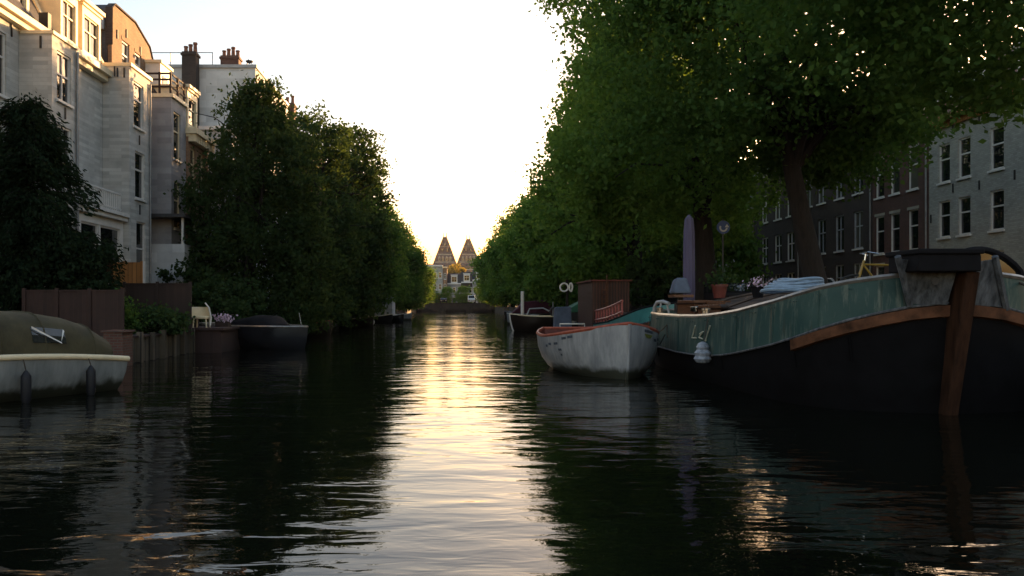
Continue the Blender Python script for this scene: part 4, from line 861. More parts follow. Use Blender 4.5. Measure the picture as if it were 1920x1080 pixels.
for (i0,j0) in ((3,2),(5,2),(1,2)):
    pass
def hoodpt(s_, hfrac, off=.012):
    i = max(k for k in range(len(rr)) if (.12,.3,.75,1.2,1.8,2.6,3.4,4.2,5.0,5.6)[k] <= s_); S0=(.12,.3,.75,1.2,1.8,2.6,3.4,4.2,5.0,5.6); t = (s_-S0[i])/(S0[i+1]-S0[i])
    best=[]; 
    j = hfrac*6 ; j0=int(j); g_=j-j0
    def at(row): return Vector(row[j0]).lerp(Vector(row[j0+1]),g_)
    return at(rr[i]).lerp(at(rr[i+1]),t)
SGN = 1 if (Vector(rr[4][0])-Vector((0,0,0))).length < (Vector(rr[4][-1])).length else -1
def hp(s_,hf):
    p = hoodpt(s_, hf if SGN>0 else 2-hf-1e-6) ; c = Vector((*Sx,0))+e_*s_; n = p-c; n.z*=.3; return p+n.normalized()*.015
mb = MB(); mb.sheet([[hp(s_,hf) for s_ in (1.4,1.6,1.85,2.05)] for hf in (.16,.27,.4)]); mb.build('side_window', M['clear_glass'], ca)
mb = MB(); p0,p1,p2 = hp(1.5,.18),hp(2.05,.42),hp(1.45,.40); nrm = (p0-Vector((-9,13,p0.z))); mb.add([p0+Vector((.03,-.06,0)),p1+Vector((.05,-.03,.0)),p1+Vector((.05,-.03,-.04)),p0+Vector((.06,-.08,-.03)),p2+Vector((.05,-.03,0)),p2+Vector((.09,-.05,-.03))],[(0,1,2,3),(0,4,5)]); mb.build('loose_flap', M['white_paint'], ca)
for s_,lab in ((1.05,'dark blue fender hanging nearest the stern of the white motor boat'),(2.45,'dark blue fender hanging amidships on the white motor boat')):
    t = s_/Lc; i = min(range(23), key=lambda k: abs(k/22-t)); side = min((rows_[i][0],rows_[i][-1]), key=lambda p: Vector(p).length); out = (Vector(side)-(Vector((*Sx,0))+e_*s_)); out.z=0; out.normalize()
    c = Vector(side)+out*.1
    ft = thing('boat_fender',lab,'fender',(c.x,c.y,0),'fenders along the white motor boat')
    mb = MB(); mb.lathe([(.02,.5),(.05,.46),(.085,.4),(.085,.0),(.05,-.08)],(c.x,c.y,.06),12); mb.build('fender_body', M['rubber'], ft, smooth=True)
    mb = MB(); mb.tube([(c.x,c.y,.55),(side[0],side[1],side[2]+.05)],.012,5); mb.build('rope', M['rope'], ft)
# navy sloop
ns, rn, _ = boat('navy_sloop','dark navy sloop with a black folded hood and bright rail by the flowers','boat',(-9.9,33.0),(-5.55,30.6),1.15,(.95,.88,.86),'hull_navy','steel_rail','deck',tr=.75,thw=1,rail_r=.045,rake=.35,pk=2.6)
mb = MB(); hh_=[]
e2 = (Vector((-5.55,30.6,0))-Vector((-9.9,33.0,0))).normalized(); a2 = Vector((-e2.y,e2.x,0)); O2 = Vector((-9.9,33.0,0))
for s_,w_,h_ in ((1.5,.8,.03),(1.8,.9,.3),(2.6,.95,.46),(3.2,.8,.44),(3.6,.6,.08)):
    hh_.append([tuple(O2+e2*s_+a2*(w_*math.cos(math.pi*j/10))+Vector((0,0,.85+h_*math.sin(math.pi*j/10)**.6))) for j in range(11)])
mb.sheet(hh_); mb.build('hood', M['dark_box'], ns, smooth=True)
mb = MB(); 
for s_,dz,sd in ((4.35,.55,.35),(1.55,.35,-.75)):
    p = O2+e2*s_+a2*sd; mb.tube([p+Vector((0,0,.85)),p-e2*(.12 if s_>3 else -.15)+Vector((0,0,.85+dz))],.022,6)
mb.build('windscreen_posts', M['chrome'], ns)
# red pontoon with wicker chair
rp = thing('red_pontoon','dark red wooden landing stage between the plank quay and the navy sloop','landing stage',(-9.2,30,0))
mb = MB(); mb.box(-10.6,-8.3,28.6,31.4,-.4,.80); mb.box(-10.7,-8.2,28.5,31.5,.80,.88); mb.build('deck', M['wood_red'], rp)
mb = MB(); mb.box(-10.2,-9.6,29.9,30.2,.883,1.25); mb.build('step', M['wood_red'], rp)
wc = thing('wicker_chair','pale wicker chair with a curved hooded back on the red landing stage','chair',(-9.22,29.3,.88))
mb = MB(); rws=[]
for i in range(6):
    t=i/5; rws.append([(-9.22+.36*math.cos(a)*(1-.12*t)-.10*t, 29.3-.05+.3*math.sin(a), 1.25+.38*t+.12*math.sin(math.pi*t)) for a in np.linspace(.1,3.0,10)])
mb.sheet(rws); mb.build('back', M['cream_paint'], wc, smooth=True)
mb = MB(); mb.lathe([(.3,0),(.32,.05),(.3,.1)],(-9.22,29.3,1.2),14); mb.build('seat', M['cream_paint'], wc)
for dx,dy in ((-.22,-.2),(.22,-.2),(-.22,.2),(.22,.2)): mb = MB(); mb.tube([(-9.22+dx*1.1,29.3+dy*1.1,.88),(-9.22+dx,29.3+dy,1.2)],.025,6); mb.build('leg', M['cream_paint'], wc)
mb = MB(); mb.tube([(-8.86,29.15,.95),(-8.84,29.2,1.25),(-8.92,29.2,1.6),(-9.06,29.2,1.78)],.03,6); mb.build('arm_hoop', M['white_paint'], wc)
# far left boats
for (S,Bw,B,hm,rl,lab) in (((-9.2,66),(-6.3,63.5),.8,'hull_brown','cream_paint','small dark rowing boat with pale bow far up the left side'),((-8.2,80),(-5.9,77.5),.85,'hull_navy','cream_paint','small brown topped boat left of the boathouse'),((-7.6,83),(-5.0,81),.9,'hull_navy','white_paint','small blue boat moored before the pale boathouse'),((-6.6,90),(-4.6,88.5),.8,'hull_cream','white_paint','small white boat beyond the blue one on the left'),((-9.3,48),(-7,46),.9,'hull_brown','rail_red','dark low boat hidden under the left willow')):
    boat('rowing_boat',lab,'boat',S,Bw,B,(.6,.55,.8),hm,rl,'deck',tr=.6,thw=1)
bu = MB(); bu.lathe([(.05,0),(.22,.12),(.26,.3),(.18,.48),(.04,.55)],(-6.6,64.6,.05),12); tag(bu.build('mooring_buoy', M['white_paint'], smooth=True),'small white buoy glinting on the dark water at the left','buoy')

# ---- fences, garden, street furniture
def fence(lab, x0, x1, y, z0, z1, mt, n, name='plank_fence'):
    f_ = thing(name, lab, 'fence', ((x0+x1)/2,y,z0)); mb = MB(); mb.box(x0,x1,y,y+.04,z0,z1); mb.build('boards', M[mt], f_)
    mb = MB(); mb.box(x0-.04,x1+.04,y-.03,y+.07,z1,z1+.05); mb.build('top_rail', M[mt], f_)
    for k in range(n+1):
        x = x0+(x1-x0)*k/n; mb = MB(); mb.box(x-.05,x+.05,y-.06,y-.003,z0,z1+.1); mb.build('post', M[mt], f_)
fence('dark red plank fence behind the white motor boat', -12.65,-9.75,23.6,.7,2.1,'wood_red',3)
fence('low dark brown plank fence behind the green garden bushes', -11.5,-9.2,28.0,.78,2.42,'wood_brown',2)
fence('orange plank screen with white end post below the rear annex', -15.2,-13.62,35.0,GL,3.52,'wood_orange',2,'plank_screen')
mb = MB(); mb.box(-13.6,-13.5,34.95,35.06,GL,3.62); tag(mb.build('screen_post', M['white_paint']),'slim white post at the end of the orange plank screen','post')
mb = MB(); mb.box(-9.62,-9.1,22.0,22.7,-.3,.95); mb.box(-9.68,-9.04,21.95,22.75,.95,1.0)
tag(mb.build('brick_pier', M['red_brick']),'short brick quay pier behind the stern of the white motor boat','pier')
sg = thing('road_sign','round blue traffic sign with a white curved arrow on a grey pole','road sign',(11.0,32.6,GR))
mb = MB(); mb.tube([(11.0,32.65,GR),(11.0,32.65,5.2)],.035,8); mb.build('pole', M['iron'], sg)
mb = MB(); mb.tube([(11.0,32.58,4.87),(11.0,32.61,4.87)],.27,24); dsk = mb.build('disc', pmat('sign blue',(.015,.05,.16),.4,.05), sg)
mb = MB(); arc = [(11.0+.13*math.cos(a),32.565,4.85+.13*math.sin(a)) for a in np.linspace(R(150),R(370),10)]
mb.sheet([[(11.0+.1*math.cos(a),32.57,4.85+.1*math.sin(a)) for a in np.linspace(R(150),R(360),12)],[(11.0+.17*math.cos(a),32.57,4.85+.17*math.sin(a)) for a in np.linspace(R(150),R(360),12)]])
mb.add([(11.05,32.57,4.87),(11.23,32.57,4.87),(11.14,32.57,5.0)],[(0,1,2)]); mb.build('arrow', M['grey_paint'], dsk)
def car(lab, x, y, c, van=False, GR=GR):
    cr = thing('parked_van' if van else 'parked_car', lab, 'van' if van else 'car', (x,y,GR)); z = GR; W_ = .86; Lh = 2.1
    side = [(-2.1,.35),(-2.1,.85),(-1.3,1.0),(-.6,1.45),(1.1,1.47),(1.8,1.0),(2.1,.9),(2.1,.35)] if not van else [(-2.4,.4),(-2.4,1.0),(-1.8,1.2),(-1.2,2.1),(2.4,2.15),(2.4,.4)]
    mb = MB(); mb.prism([(x-W_,y+a,z+b) for a,b in side],(2*W_,0,0)); mb.build('body', M[c], cr, bevel=.06)
    mb = MB()
    for sx in (-1,1):
        xx = x+sx*(W_+.003); pts = [(-1.15,1.02),(-.55,1.38),(1.0,1.4),(1.55,1.02)] if not van else [(-1.6,1.3),(-1.15,1.95),(-.3,1.95),(-.3,1.3)]
        mb.add([(xx,y+a,z+b) for a,b in pts],[(0,1,2,3)])
    for (a0,b0),(a1,b1_) in ((side[2],side[3]),(side[4],side[5])):
        if van and a0 > 0: continue
        n_ = Vector((0,-(b1_-b0),(a1-a0))).normalized()*.006
        if n_.z<0: n_=-n_
        f0,f1_ = .12,.9; A=(a0+(a1-a0)*f0,b0+(b1_-b0)*f0); B_=(a0+(a1-a0)*f1_,b0+(b1_-b0)*f1_)
        mb.add([(x-W_+.1,y+A[0]+n_.y,z+A[1]+n_.z),(x+W_-.1,y+A[0]+n_.y,z+A[1]+n_.z),(x+W_-.14,y+B_[0]+n_.y,z+B_[1]+n_.z),(x-W_+.14,y+B_[0]+n_.y,z+B_[1]+n_.z)],[(0,1,2,3)])
    mb.build('windows', M['glass'], cr)
    for wy in (-1.3,1.3):
        for sx in (-1,1):
            mb = MB(); mb.tube([(x+sx*(W_-.16),y+wy,z+.32),(x+sx*(W_+.03),y+wy,z+.32)],.32,16); wl = mb.build('wheel', M['tyre'], cr)
            mb = MB(); mb.tube([(x+sx*(W_+.03),y+wy,z+.32),(x+sx*(W_+.045),y+wy,z+.32)],.2,12); mb.build('rim', M['zinc'], wl)
    for sx in (-.6,.6):
        mb = MB(); mb.box(x+sx-.16,x+sx+.16,y-2.13 if not van else y-2.43,y-2.05 if not van else y-2.35,z+.62,z+.78); mb.build('headlight', M['chrome'], cr)
car('small white van crossing the far bridge',4.6,204,'white_paint',True,2.105); car('dark car crossing the far bridge',-2.5,206,'dark_box',False,2.105)
car('dark grey car parked on the quay nearest the round blue sign',12.6,36.5,'dark_box'); car('navy car parked on the quay beyond the leaning tree',12.6,42.5,'hull_navy'); car('silver car parked on the quay beside the leaning tree trunk',13.2,30.2,'zinc'); car('dark red car parked on the quay furthest from the barge',12.6,55,'canvas_maroon')
# ------------------------------------------------------------------ trees and plants
def leaf_mesh(name, pts, size, mat, rng, dirs=None, elong=1.6, up=.35, two=False):
    n = len(pts); c = np.asarray(pts, dtype=np.float32)
    a = rng.normal(size=(n,3)) if dirs is None else np.asarray(dirs)+rng.normal(size=(n,3))*.35
    a /= np.linalg.norm(a,axis=1,keepdims=True)+1e-6
    b = np.cross(a, rng.normal(size=(n,3))+np.array([0,0,up])); b /= np.linalg.norm(b,axis=1,keepdims=True)+1e-6
    s = size*rng.uniform(.65,1.25,size=(n,1)); l = a*s*elong*.5; w_ = b*s*.5
    v = np.empty((n,4,3),dtype=np.float32); v[:,0]=c-l; v[:,1]=c+w_-l*.1; v[:,2]=c+l; v[:,3]=c-w_-l*.1
    me = bpy.data.meshes.new(name); me.vertices.add(n*4); me.vertices.foreach_set('co', v.reshape(-1))
    me.loops.add(n*4); me.loops.foreach_set('vertex_index', np.arange(n*4,dtype=np.int32))
    me.polygons.add(n); me.polygons.foreach_set('loop_start', np.arange(0,n*4,4,dtype=np.int32)); me.polygons.foreach_set('loop_total', np.full(n,4,dtype=np.int32))
    me.materials.append(mat); me.update(); me.validate(); return me
def crown_pts(blobs, nclump, per, rc, rng, flat=.75):
    """leaf positions: clumps over the surface and inside of ellipsoids (x,y,z,rx,ry,rz)"""
    B0 = np.array(blobs, dtype=float); B = [B0]
    for b in B0:                                  # smaller boughs that break each big mass up
        k_ = 7; v_ = rng.normal(size=(k_,3)); v_ /= np.linalg.norm(v_,axis=1,keepdims=True); f_ = rng.uniform(.28,.5,(k_,1))
        B.append(np.concatenate([b[:3]+v_*b[3:]*rng.uniform(.72,1.0,(k_,1)), b[3:]*f_], axis=1))
    B = np.concatenate(B); vol = (B[:,3]*B[:,4]+B[:,4]*B[:,5]+B[:,3]*B[:,5]); pr = vol/vol.sum(); out = []; cl = []
    k = rng.choice(len(B), size=nclump, p=pr)
    d_ = rng.normal(size=(nclump,3)); d_ /= np.linalg.norm(d_,axis=1,keepdims=True)
    rad = np.where(rng.random(nclump)<.72, rng.uniform(.72,1.1,nclump), rng.uniform(.15,.8,nclump))
    cc = B[k,:3]+d_*B[k,3:]*rad[:,None]
    sz = rc*rng.uniform(.55,1.35,nclump)
    m_ = rng.poisson(per,nclump); idx = np.repeat(np.arange(nclump),m_)
    p = cc[idx]+rng.normal(size=(len(idx),3))*sz[idx][:,None]*np.array([.55,.55,.55*flat])
    return p
def branch(mb, p0, p1, r0, r1, rng, n=5, wob=.25):
    p0, p1 = np.array(p0,float), np.array(p1,float); pts=[]; L = np.linalg.norm(p1-p0)
    for i in range(n+1):
        t=i/n; q_=p0+(p1-p0)*t; q_[2]+= .12*L*math.sin(math.pi*t); 
        if 0<i<n: q_+=rng.normal(size=3)*wob*L*.12
        pts.append(tuple(q_))
    mb.tube(pts,[r0+(r1-r0)*i/n for i in range(n+1)],7); return pts
def tree(name, lab, base, trunk, blobs, nclump, per, rc, size, mat, seed, bark='bark', group=None, me=None, r0=.4, limbs=8, cat='tree', elong=1.5, zmin=.25):
    rng = np.random.default_rng(seed); t = thing(name, lab, cat, base, group)
    mb = MB(); k = len(trunk); mb.tube(trunk,[r0*1.35]+[r0*(1-.45*i/(k-1)) for i in range(1,k)],10)
    top = trunk[-1]; order = rng.permutation(len(blobs))
    for i in range(min(limbs,max(limbs,len(blobs)))):
        b = blobs[order[i % len(blobs)]]; j = k-1-(i%2 if k>2 else 0); s_ = trunk[j]
        e = (b[0]+rng.normal()*b[3]*.4,b[1]+rng.normal()*b[4]*.4,b[2]+rng.normal()*b[5]*.35)
        pts = branch(mb,s_,e,r0*.42,r0*.10,rng)
        for q_ in range(3):
            e2_ = (pts[3][0]+rng.normal()*1.5,pts[3][1]+rng.normal()*1.5,pts[3][2]+rng.normal()*1.0+.6); branch(mb,pts[2+q_%3],e2_,r0*.13,r0*.04,rng,3)
    mb.build('trunk', M[bark], t, smooth=True)
    if me is None:
        p = crown_pts(blobs,nclump,per,rc,rng); p = p[p[:,2]>zmin]-np.array(base); me = leaf_mesh('crown',p,size,M[mat],rng,elong=elong)
    o = bpy.data.objects.new('crown',me); COL.objects.link(o); o.parent = t
    return t, me

QG = 'trees along the right quay'; LG = 'trees along the left bank'
# right bank, nearest first
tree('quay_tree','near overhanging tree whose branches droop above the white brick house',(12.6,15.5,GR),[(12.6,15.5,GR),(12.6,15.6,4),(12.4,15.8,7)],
     [(11.5,16.5,9.6,4.6,4.2,3.0),(10.2,18.5,8.9,3.2,3.0,2.0),(13,19,8.6,3.6,3.4,2.2),(9,15.5,10.4,3.4,3.4,2.6),(12.8,21,8.3,2.6,2.2,1.4),(12.2,18.0,6.5,1.1,1.2,.6)],1100,30,.55,.125,'leaf_shade_tint',11,group=QG,r0=.26,limbs=0,bark='bark_dark')
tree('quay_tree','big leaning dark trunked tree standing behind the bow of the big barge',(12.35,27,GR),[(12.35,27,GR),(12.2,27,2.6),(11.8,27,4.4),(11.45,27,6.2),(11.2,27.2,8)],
     [(10.5,27.5,12,5.2,5,4.2),(8.3,28.5,10.5,3.0,3.4,3.2),(13.4,29,10.3,3.6,3.4,3),(9.8,30,8.4,3.6,3,2.2),(9,26,14.5,3.8,3.6,3),(12.5,25.5,13.5,4,3.6,3),(7.2,30,13.5,2.2,2.6,3.2),(14.6,27,9.2,2.6,2.4,1.6),(13.8,31,8.0,2.4,2.2,1.3),(13.6,29,7.3,2.2,2,1.0),(15.2,30,8.2,1.8,1.8,1.2),(10.9,24.6,9.4,2.6,2,2.0),(13.0,24.2,8.9,2.4,1.9,1.6),(14.2,26,8.3,2.0,2,1.3),(15.0,31.5,7.5,2.2,2.2,1.2),(17.2,33,8.8,2.2,2.2,1.4),(9.2,25.5,8.2,1.6,1.6,1.4)],2350,30,.62,.14,'leaf_shade_tint',12,group=QG,r0=.42,bark='bark_dark')
tree('quay_tree','broad leafy tree behind the lilac parasol',(12,38,GR),[(12,38,GR),(12,38,3.5),(11.8,38,6.2),(11.5,38,8)],
     [(10.6,39,13,5.0,5,5.2),(8.5,40,9.5,2.8,3.6,4.0),(8.8,41,15.5,2.7,3.4,4.2),(11.5,42,7.8,4.4,3.8,3.0),(14,38,10.5,3.8,3.6,4),(10,36.5,8.5,3.6,2.6,2.6),(7.4,42,19,2.4,3,2.6),(12,40,18,4.4,4,4)],1900,30,.7,.17,'leaf_lime',13,group=QG,r0=.55,bark='bark_dark')
tree('quay_tree','tall leafy tree behind the red wheelhouse',(11.8,51,GR),[(11.8,51,GR),(11.8,51,4),(11.6,51,7.5)],
     [(11.3,52,12,4.5,4.6,5.0),(8.3,53,8.0,2.9,3.4,3.6),(10.9,54,14.2,3.2,4,2.8),(12,55,7,4,4,3),(7.6,55,11.2,2.0,2.6,2.2),(11.5,52,17,4,3.6,3.4),(9.2,51,5.2,2.6,3,2.2)],1300,30,.75,.21,'leaf_lime',14,group=QG,r0=.4,bark='bark_dark')
_, meF = tree('quay_tree','rounded tree over the black sloop with sunlit outer leaves',(11.5,66,GR),[(11.5,66,GR),(11.5,66,4),(11.4,66,7)],
     [(11.6,67,9.8,4.8,4.6,5.2),(8.8,68,7.4,2.9,3.6,3.4),(8.0,70,9.6,2.0,2.8,1.8),(12,70,6,4.4,4,3.2),(11.6,66,14,3.8,3.6,2.6),(8.8,66,4.2,2.6,3.4,2.4)],1050,30,.8,.25,'leaf_lime',15,group=QG,r0=.36,bark='bark_dark')
meT = bpy.data.objects['trunk.004'].data if 'trunk.004' in bpy.data.objects else None
def copy_of(src, loc, rz, s, lab, group):
    t = copy_tree(src); t.location = loc; t.rotation_euler = (0,0,rz); t.scale = s; t['label'] = lab; t['group'] = group; return t
srcF = [o for o in bpy.data.objects if o.name.startswith('quay_tree') and 'black sloop' in o['label']][0]
for i,(x,y,rz,s,lab) in enumerate([(11.8,81,.3,(1,1,.86),'quay tree beyond the white launch'),(11.8,97,-.25,(1,1.1,.95),'mid distance quay tree above the furthest moored boats'),(11.8,115,.2,(1.05,1.2,1.02),'far quay tree halfway along the right hand row'),(11.8,136,-.3,(1.05,1.3,1.08),'far quay tree catching orange light on its edge'),(11.9,160,.25,(1.1,1.4,1.12),'next to last quay tree toward the bridge'),(12.2,186,-.2,(1.1,1.5,1.1),'last quay tree beside the bridge')]):
    copy_of(srcF,(x,y,GR),rz,s,lab,QG)
# a second, taller line on the far pavement side
for i,(x,y,rz,s,lab) in enumerate([(18.5,62,2.2,(1,1,1.1),'street tree behind the quay row near the beige house'),(18.5,88,1.6,(1,1,1.15),'street tree behind the quay row midway'),(18.8,124,2.6,(1.1,1.3,1.2),'street tree behind the quay row far off')]):
    copy_of(srcF,(x,y,GR),rz,s,lab,'street trees behind the quay row')
# left bank
rng = np.random.default_rng(5)
BL = [(-10.2,41,9.3,2.2,2.4,3.4),(-11.9,41,6.2,1.8,2,3.2),(-8.7,41.5,7.6,2.0,2.2,3.2),(-10,40.4,3.6,2.9,2.4,2.8),(-9.9,41,12.0,1.15,1.5,1.5),(-7.9,42,4.4,1.7,2,2.8),(-8.4,41,2.0,2.2,2,1.6)]
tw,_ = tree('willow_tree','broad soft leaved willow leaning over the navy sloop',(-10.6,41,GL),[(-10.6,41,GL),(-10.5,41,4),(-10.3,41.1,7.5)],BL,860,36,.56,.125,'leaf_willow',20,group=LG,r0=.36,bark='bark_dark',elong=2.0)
P_, D_ = [], []
for i in range(420):
    b = BL[rng.integers(0,len(BL))]; v_ = rng.normal(size=3); v_ /= np.linalg.norm(v_); p0_ = np.array(b[:3])+v_*np.array(b[3:])*rng.uniform(.75,1.05)
    Ls = rng.uniform(.5,1.7); bow = rng.normal(size=2)*.25
    for j in range(int(Ls*16)):
        t = j/(Ls*16); z = p0_[2]-Ls*t
        if z < .35: break
        P_.append((p0_[0]+bow[0]*t+rng.normal()*.06,p0_[1]+bow[1]*t+rng.normal()*.06,z)); D_.append((rng.normal()*.5,rng.normal()*.5,-1))
P_ = np.array(P_)-np.array([-10.6,41,GL])
o = bpy.data.objects.new('hanging_twigs',leaf_mesh('hanging_twigs',P_,.11,M['leaf_willow'],rng,D_,2.4)); COL.objects.link(o); o.parent = tw
tree('garden_tree','bluish leaved small tree in front of the tall pale house',(-12.0,46,GL),[(-12,46,GL),(-12,46,5),(-11.9,46,9)],
     [(-11.9,46,10.6,1.6,1.8,2.4),(-12.3,45,7.6,1.9,2,2.4),(-12.4,44.5,4.5,2,2,2.4),(-11.3,46.5,12.6,1.0,1.2,1.2)],420,26,.45,.14,'leaf_dark',21,group=LG,r0=.2,bark='bark_dark')
tree('bank_tree','loose crowned tree with sky holes right of the willow',(-9.2,52,GL),[(-9.2,52,GL),(-9.2,52,5),(-9,52,9.5)],
     [(-9.4,52,12.2,1.7,2,2.1),(-7.7,52.5,11.6,1.2,1.6,2.0),(-8.7,52,8.2,2.7,2.6,2.3),(-8.9,51,4.6,2.8,2.6,2.6),(-7.3,52,6.2,1.6,2,2.2),(-8.8,50.5,1.9,2.6,2.4,1.5)],640,27,.55,.17,'leaf_dark',22,group=LG,r0=.3,bark='bark_dark')
tree('bank_tree','wide rounded tree leaning over the canal in the left row',(-9.4,63,GL),[(-9.4,63,GL),(-9.3,63,5),(-9,63,9)],
     [(-8.8,63,13.0,2.6,2.8,2.6),(-7.2,64,11.2,2.0,2.6,2.6),(-9,63,7,3.2,3,3),(-7,63.5,6,1.9,2.6,3),(-9,62,3,3.1,2.8,2.4),(-7.5,62,1.9,2.0,2.4,1.5)],900,28,.66,.2,'leaf_dark',23,group=LG,r0=.32,bark='bark_dark')
tL,_ = tree('bank_tree','dense bank tree above the pale boathouse',(-9.5,79,GL),[(-9.5,79,GL),(-9.4,79,5),(-9.2,79,8)],
     [(-9.4,79,9.6,3.2,3.6,4.2),(-7.4,80,7.2,2.0,3,3.4),(-9,79,4.4,3.4,3.4,3),(-7.6,78,3.6,1.6,2.6,1.6),(-9.6,79,13,2.2,2.4,1.8)],950,30,.72,.23,'leaf_shade_tint',24,group=LG,r0=.3,bark='bark_dark')
for x,y,rz,s,lab in [(-9.6,100,.25,(1,1.2,1.0),'bank tree past the boathouse with golden edge'),(-9.8,124,-.3,(1.08,1.3,1.02),'far bank tree on the left glowing at its edge'),(-9.8,152,.2,(1.15,1.4,1.05),'next to last bank tree on the left'),(-10,184,-.2,(1.2,1.5,1.0),'last bank tree on the left by the white house')]:
    copy_of(tL,(x,y,GL),rz,s,lab,LG)
# trees at the canal end
for i,(x,y,s,mt,lab) in enumerate([(-6.5,212,(.42,.42,.38),0,'small round tree at the left bridge end'),(-1.5,214,(.4,.4,.36),0,'small round tree behind the bridge before the grey house'),(3.0,213,(.42,.42,.37),0,'small round tree behind the bridge at the canal centre'),(7.6,213,(.45,.45,.42),0,'small round tree at the right bridge end')]):
    t = copy_tree(srcF); t.location=(x,y,GL+.3); t.scale=s; t.rotation_euler=(0,0,i*1.3); t['label']=lab; t['group']='small trees behind the bridge'
tree('park_tree','yellowish tree top between the two museum towers',(1.0,330,GL),[(1,330,GL),(1,330,8),(1,330,13)],[(1,330,14.5,3,3,4),(-1.5,330,12,2.5,2,3),(3.5,330,11,2.6,2,3)],260,26,1.0,.5,'leaf_yellow',31,bark='bark_dark')
# conifer at the left edge
rng = np.random.default_rng(8); P_,D_=[],[]
ty = thing('yew_tree','dark drooping conifer before the white row house at the left edge','tree',(-13.9,26,GL))
mb = MB(); mb.tube([(-13.9,26,GL),(-13.9,26,8.0)],[.28,.05],8)
for i in range(190):
    z = rng.uniform(.9,8.3); a = rng.uniform(0,6.28); Lb = (2.6*(1-(z/8.9)**1.6)+.45)*rng.uniform(.5,1.32)*(1.0 if math.cos(a)>0 else .72); pts=[]
    for j in range(8):
        t=j/7; pts.append((-13.9+Lb*t*math.cos(a),26+Lb*t*math.sin(a)*.9,z+.5*Lb*t*(.9-t*1.05)))
    mb.tube(pts,[.035-.028*j/7 for j in range(8)],4)
    for j in range(int(Lb*190)):
        t=rng.uniform(.12,1.03); q_=np.array(pts[0])+(np.array(pts[-1])-np.array(pts[0]))*t; q_[2]=z+.5*Lb*t*(.9-t*1.05); wd=.22*(1-.5*t)
        P_.append(q_+rng.normal(size=3)*np.array([wd,wd,.13])-np.array([0,0,abs(rng.normal())*.2])); D_.append((math.cos(a),math.sin(a),-.7))
mb.build('trunk', M['bark_dark'], ty)
P_=np.array(P_); k_=P_[:,2]>GL+.05; o=bpy.data.objects.new('crown',leaf_mesh('crown',P_[k_]-np.array([-13.9,26,GL]),.062,M['needle'],rng,np.array(D_)[k_],3.2)); COL.objects.link(o); o.parent=ty
def shrub(lab, c, r_, n, per, size, mat, seed, name='garden_shrub'):
    rng = np.random.default_rng(seed); t = thing(name, lab, 'shrub', (c[0],c[1],c[2]))
    mb = MB()
    for i in range(7):
        a = rng.uniform(0,6.28); branch(mb,(c[0],c[1],c[2]),(c[0]+r_[0]*.6*math.cos(a),c[1]+r_[1]*.6*math.sin(a),c[2]+r_[2]*rng.uniform(.8,1.6)),.03,.008,rng,3)
    mb.build('stems', M['bark_dark'], t)
    p = crown_pts([(c[0],c[1],c[2]+r_[2],*r_),(c[0]+r_[0]*.4,c[1],c[2]+r_[2]*.6,r_[0]*.7,r_[1]*.7,r_[2]*.6)],n,per,.28,rng); p=p[p[:,2]>c[2]]
    o=bpy.data.objects.new('foliage',leaf_mesh('foliage',p-np.array(c),size,M[mat],rng)); COL.objects.link(o); o.parent=t
shrub('tall dark evergreen shrub between the conifer and the plank fence',(-12.25,25.2,GL),(1.35,1.2,1.55),260,40,.1,'needle',41)
shrub('thin leafy shrub in front of the orange plank screen',(-11.9,32.5,GL),(1.0,.8,.72),90,28,.1,'leaf_dark',42)
shrub('leafy green bush before the low brown fence on the plank quay',(-10.0,26.2,GL),(.95,.8,.5),110,30,.1,'leaf_dark',43)
shrub('pale speckled bush beside the dark red fence',(-10.35,24.9,GL),(.4,.4,.55),50,26,.08,'leaf_shade_tint',44)
shrub('grey green shrub below the veranda parapet',(-12.6,38,GL),(1.7,1.4,1.5),190,30,.14,'leaf_willow',45)
shrub('dark bank shrub under the weeping willow',(-10.4,37.2,GL),(1.5,1.3,1.2),150,30,.13,'leaf_dark',46)
shrub('bright green bank shrub behind the navy sloop',(-10.3,34.6,GL),(1.2,1.0,.9),130,30,.12,'leaf_dark',47)
shrub('low bank shrub hanging over the water in the left row',(-9.2,57,GL),(1.6,2.0,1.1),150,30,.18,'leaf_dark',48)
shrub('far bank shrub beside the small white buoy',(-9.0,70,GL),(1.8,2.4,1.3),150,30,.22,'leaf_dark',49)
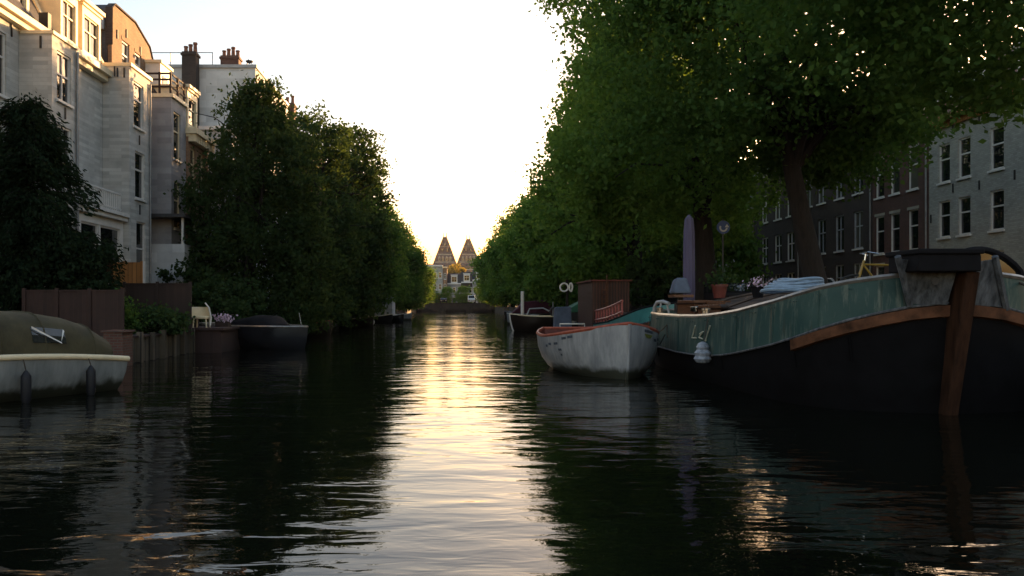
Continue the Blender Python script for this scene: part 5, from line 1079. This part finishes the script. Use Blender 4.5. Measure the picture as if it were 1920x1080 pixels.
shrub('hedge of dark quay shrubs right of the red wheelhouse',(11.4,46,GR),(1.6,2.6,1.6),190,30,.18,'leaf_dark',50)
shrub('dark quay shrub beyond the black sloop',(10.6,60,GR),(1.6,3.2,1.5),190,30,.2,'leaf_shade_tint',51)
shrub('dark quay shrub past the maroon covered boat',(10.4,78,GR),(1.5,4,1.5),190,30,.24,'leaf_shade_tint',52)
# flowers: the blossom meshes hold pale petals, no leaves
rng = np.random.default_rng(3)
p = rng.normal(size=(70,3))*np.array([.12,.12,.07])+np.array([6.7,17.6,2.2]); o=bpy.data.objects.new('blossom_petals',leaf_mesh('petals',p-np.array(pf.location),.045,M['petal'],rng)); COL.objects.link(o); o.parent=pf
fw_ = thing('flower_trough','trough of pale flowers at the end of the red landing stage','planter',(-8.75,30.4,.88))
mb = MB(); mb.box(-9.0,-8.5,30.2,30.6,.883,1.08); mb.build('trough', M['wood_brown'], fw_, bevel=.01)
p = rng.normal(size=(160,3))*np.array([.2,.16,.07])+np.array([-8.75,30.4,1.22]); o=bpy.data.objects.new('blossom_petals',leaf_mesh('petals',p-np.array((-8.75,30.4,.88)),.07,M['petal'],rng)); COL.objects.link(o); o.parent=fw_
p = rng.normal(size=(200,3))*np.array([.2,.18,.12])+np.array([6.95,20.9,2.42]); o=bpy.data.objects.new('foliage',leaf_mesh('foliage',p-np.array(fp.location),.07,M['leaf_dark'],rng)); COL.objects.link(o); o.parent=fp
# ------------------------------------------------------------------ evening haze
hm = bpy.data.materials.new('evening haze'); hm.use_nodes = True; hn = hm.node_tree; hn.nodes.remove(hn.nodes['Principled BSDF'])
pv = hn.nodes.new('ShaderNodeVolumePrincipled'); pv.inputs['Color'].default_value = (1,.9,.8,1); pv.inputs['Density'].default_value = .00008; pv.inputs['Anisotropy'].default_value = .55
hn.links.new(pv.outputs[0], hn.nodes['Material Output'].inputs['Volume'])
q = MB(); q.box(-60,70,-40,460,-3,42); tag(q.build('haze', hm, loc=(0,0,-3)), 'thin warm evening haze over the canal', kind='stuff')
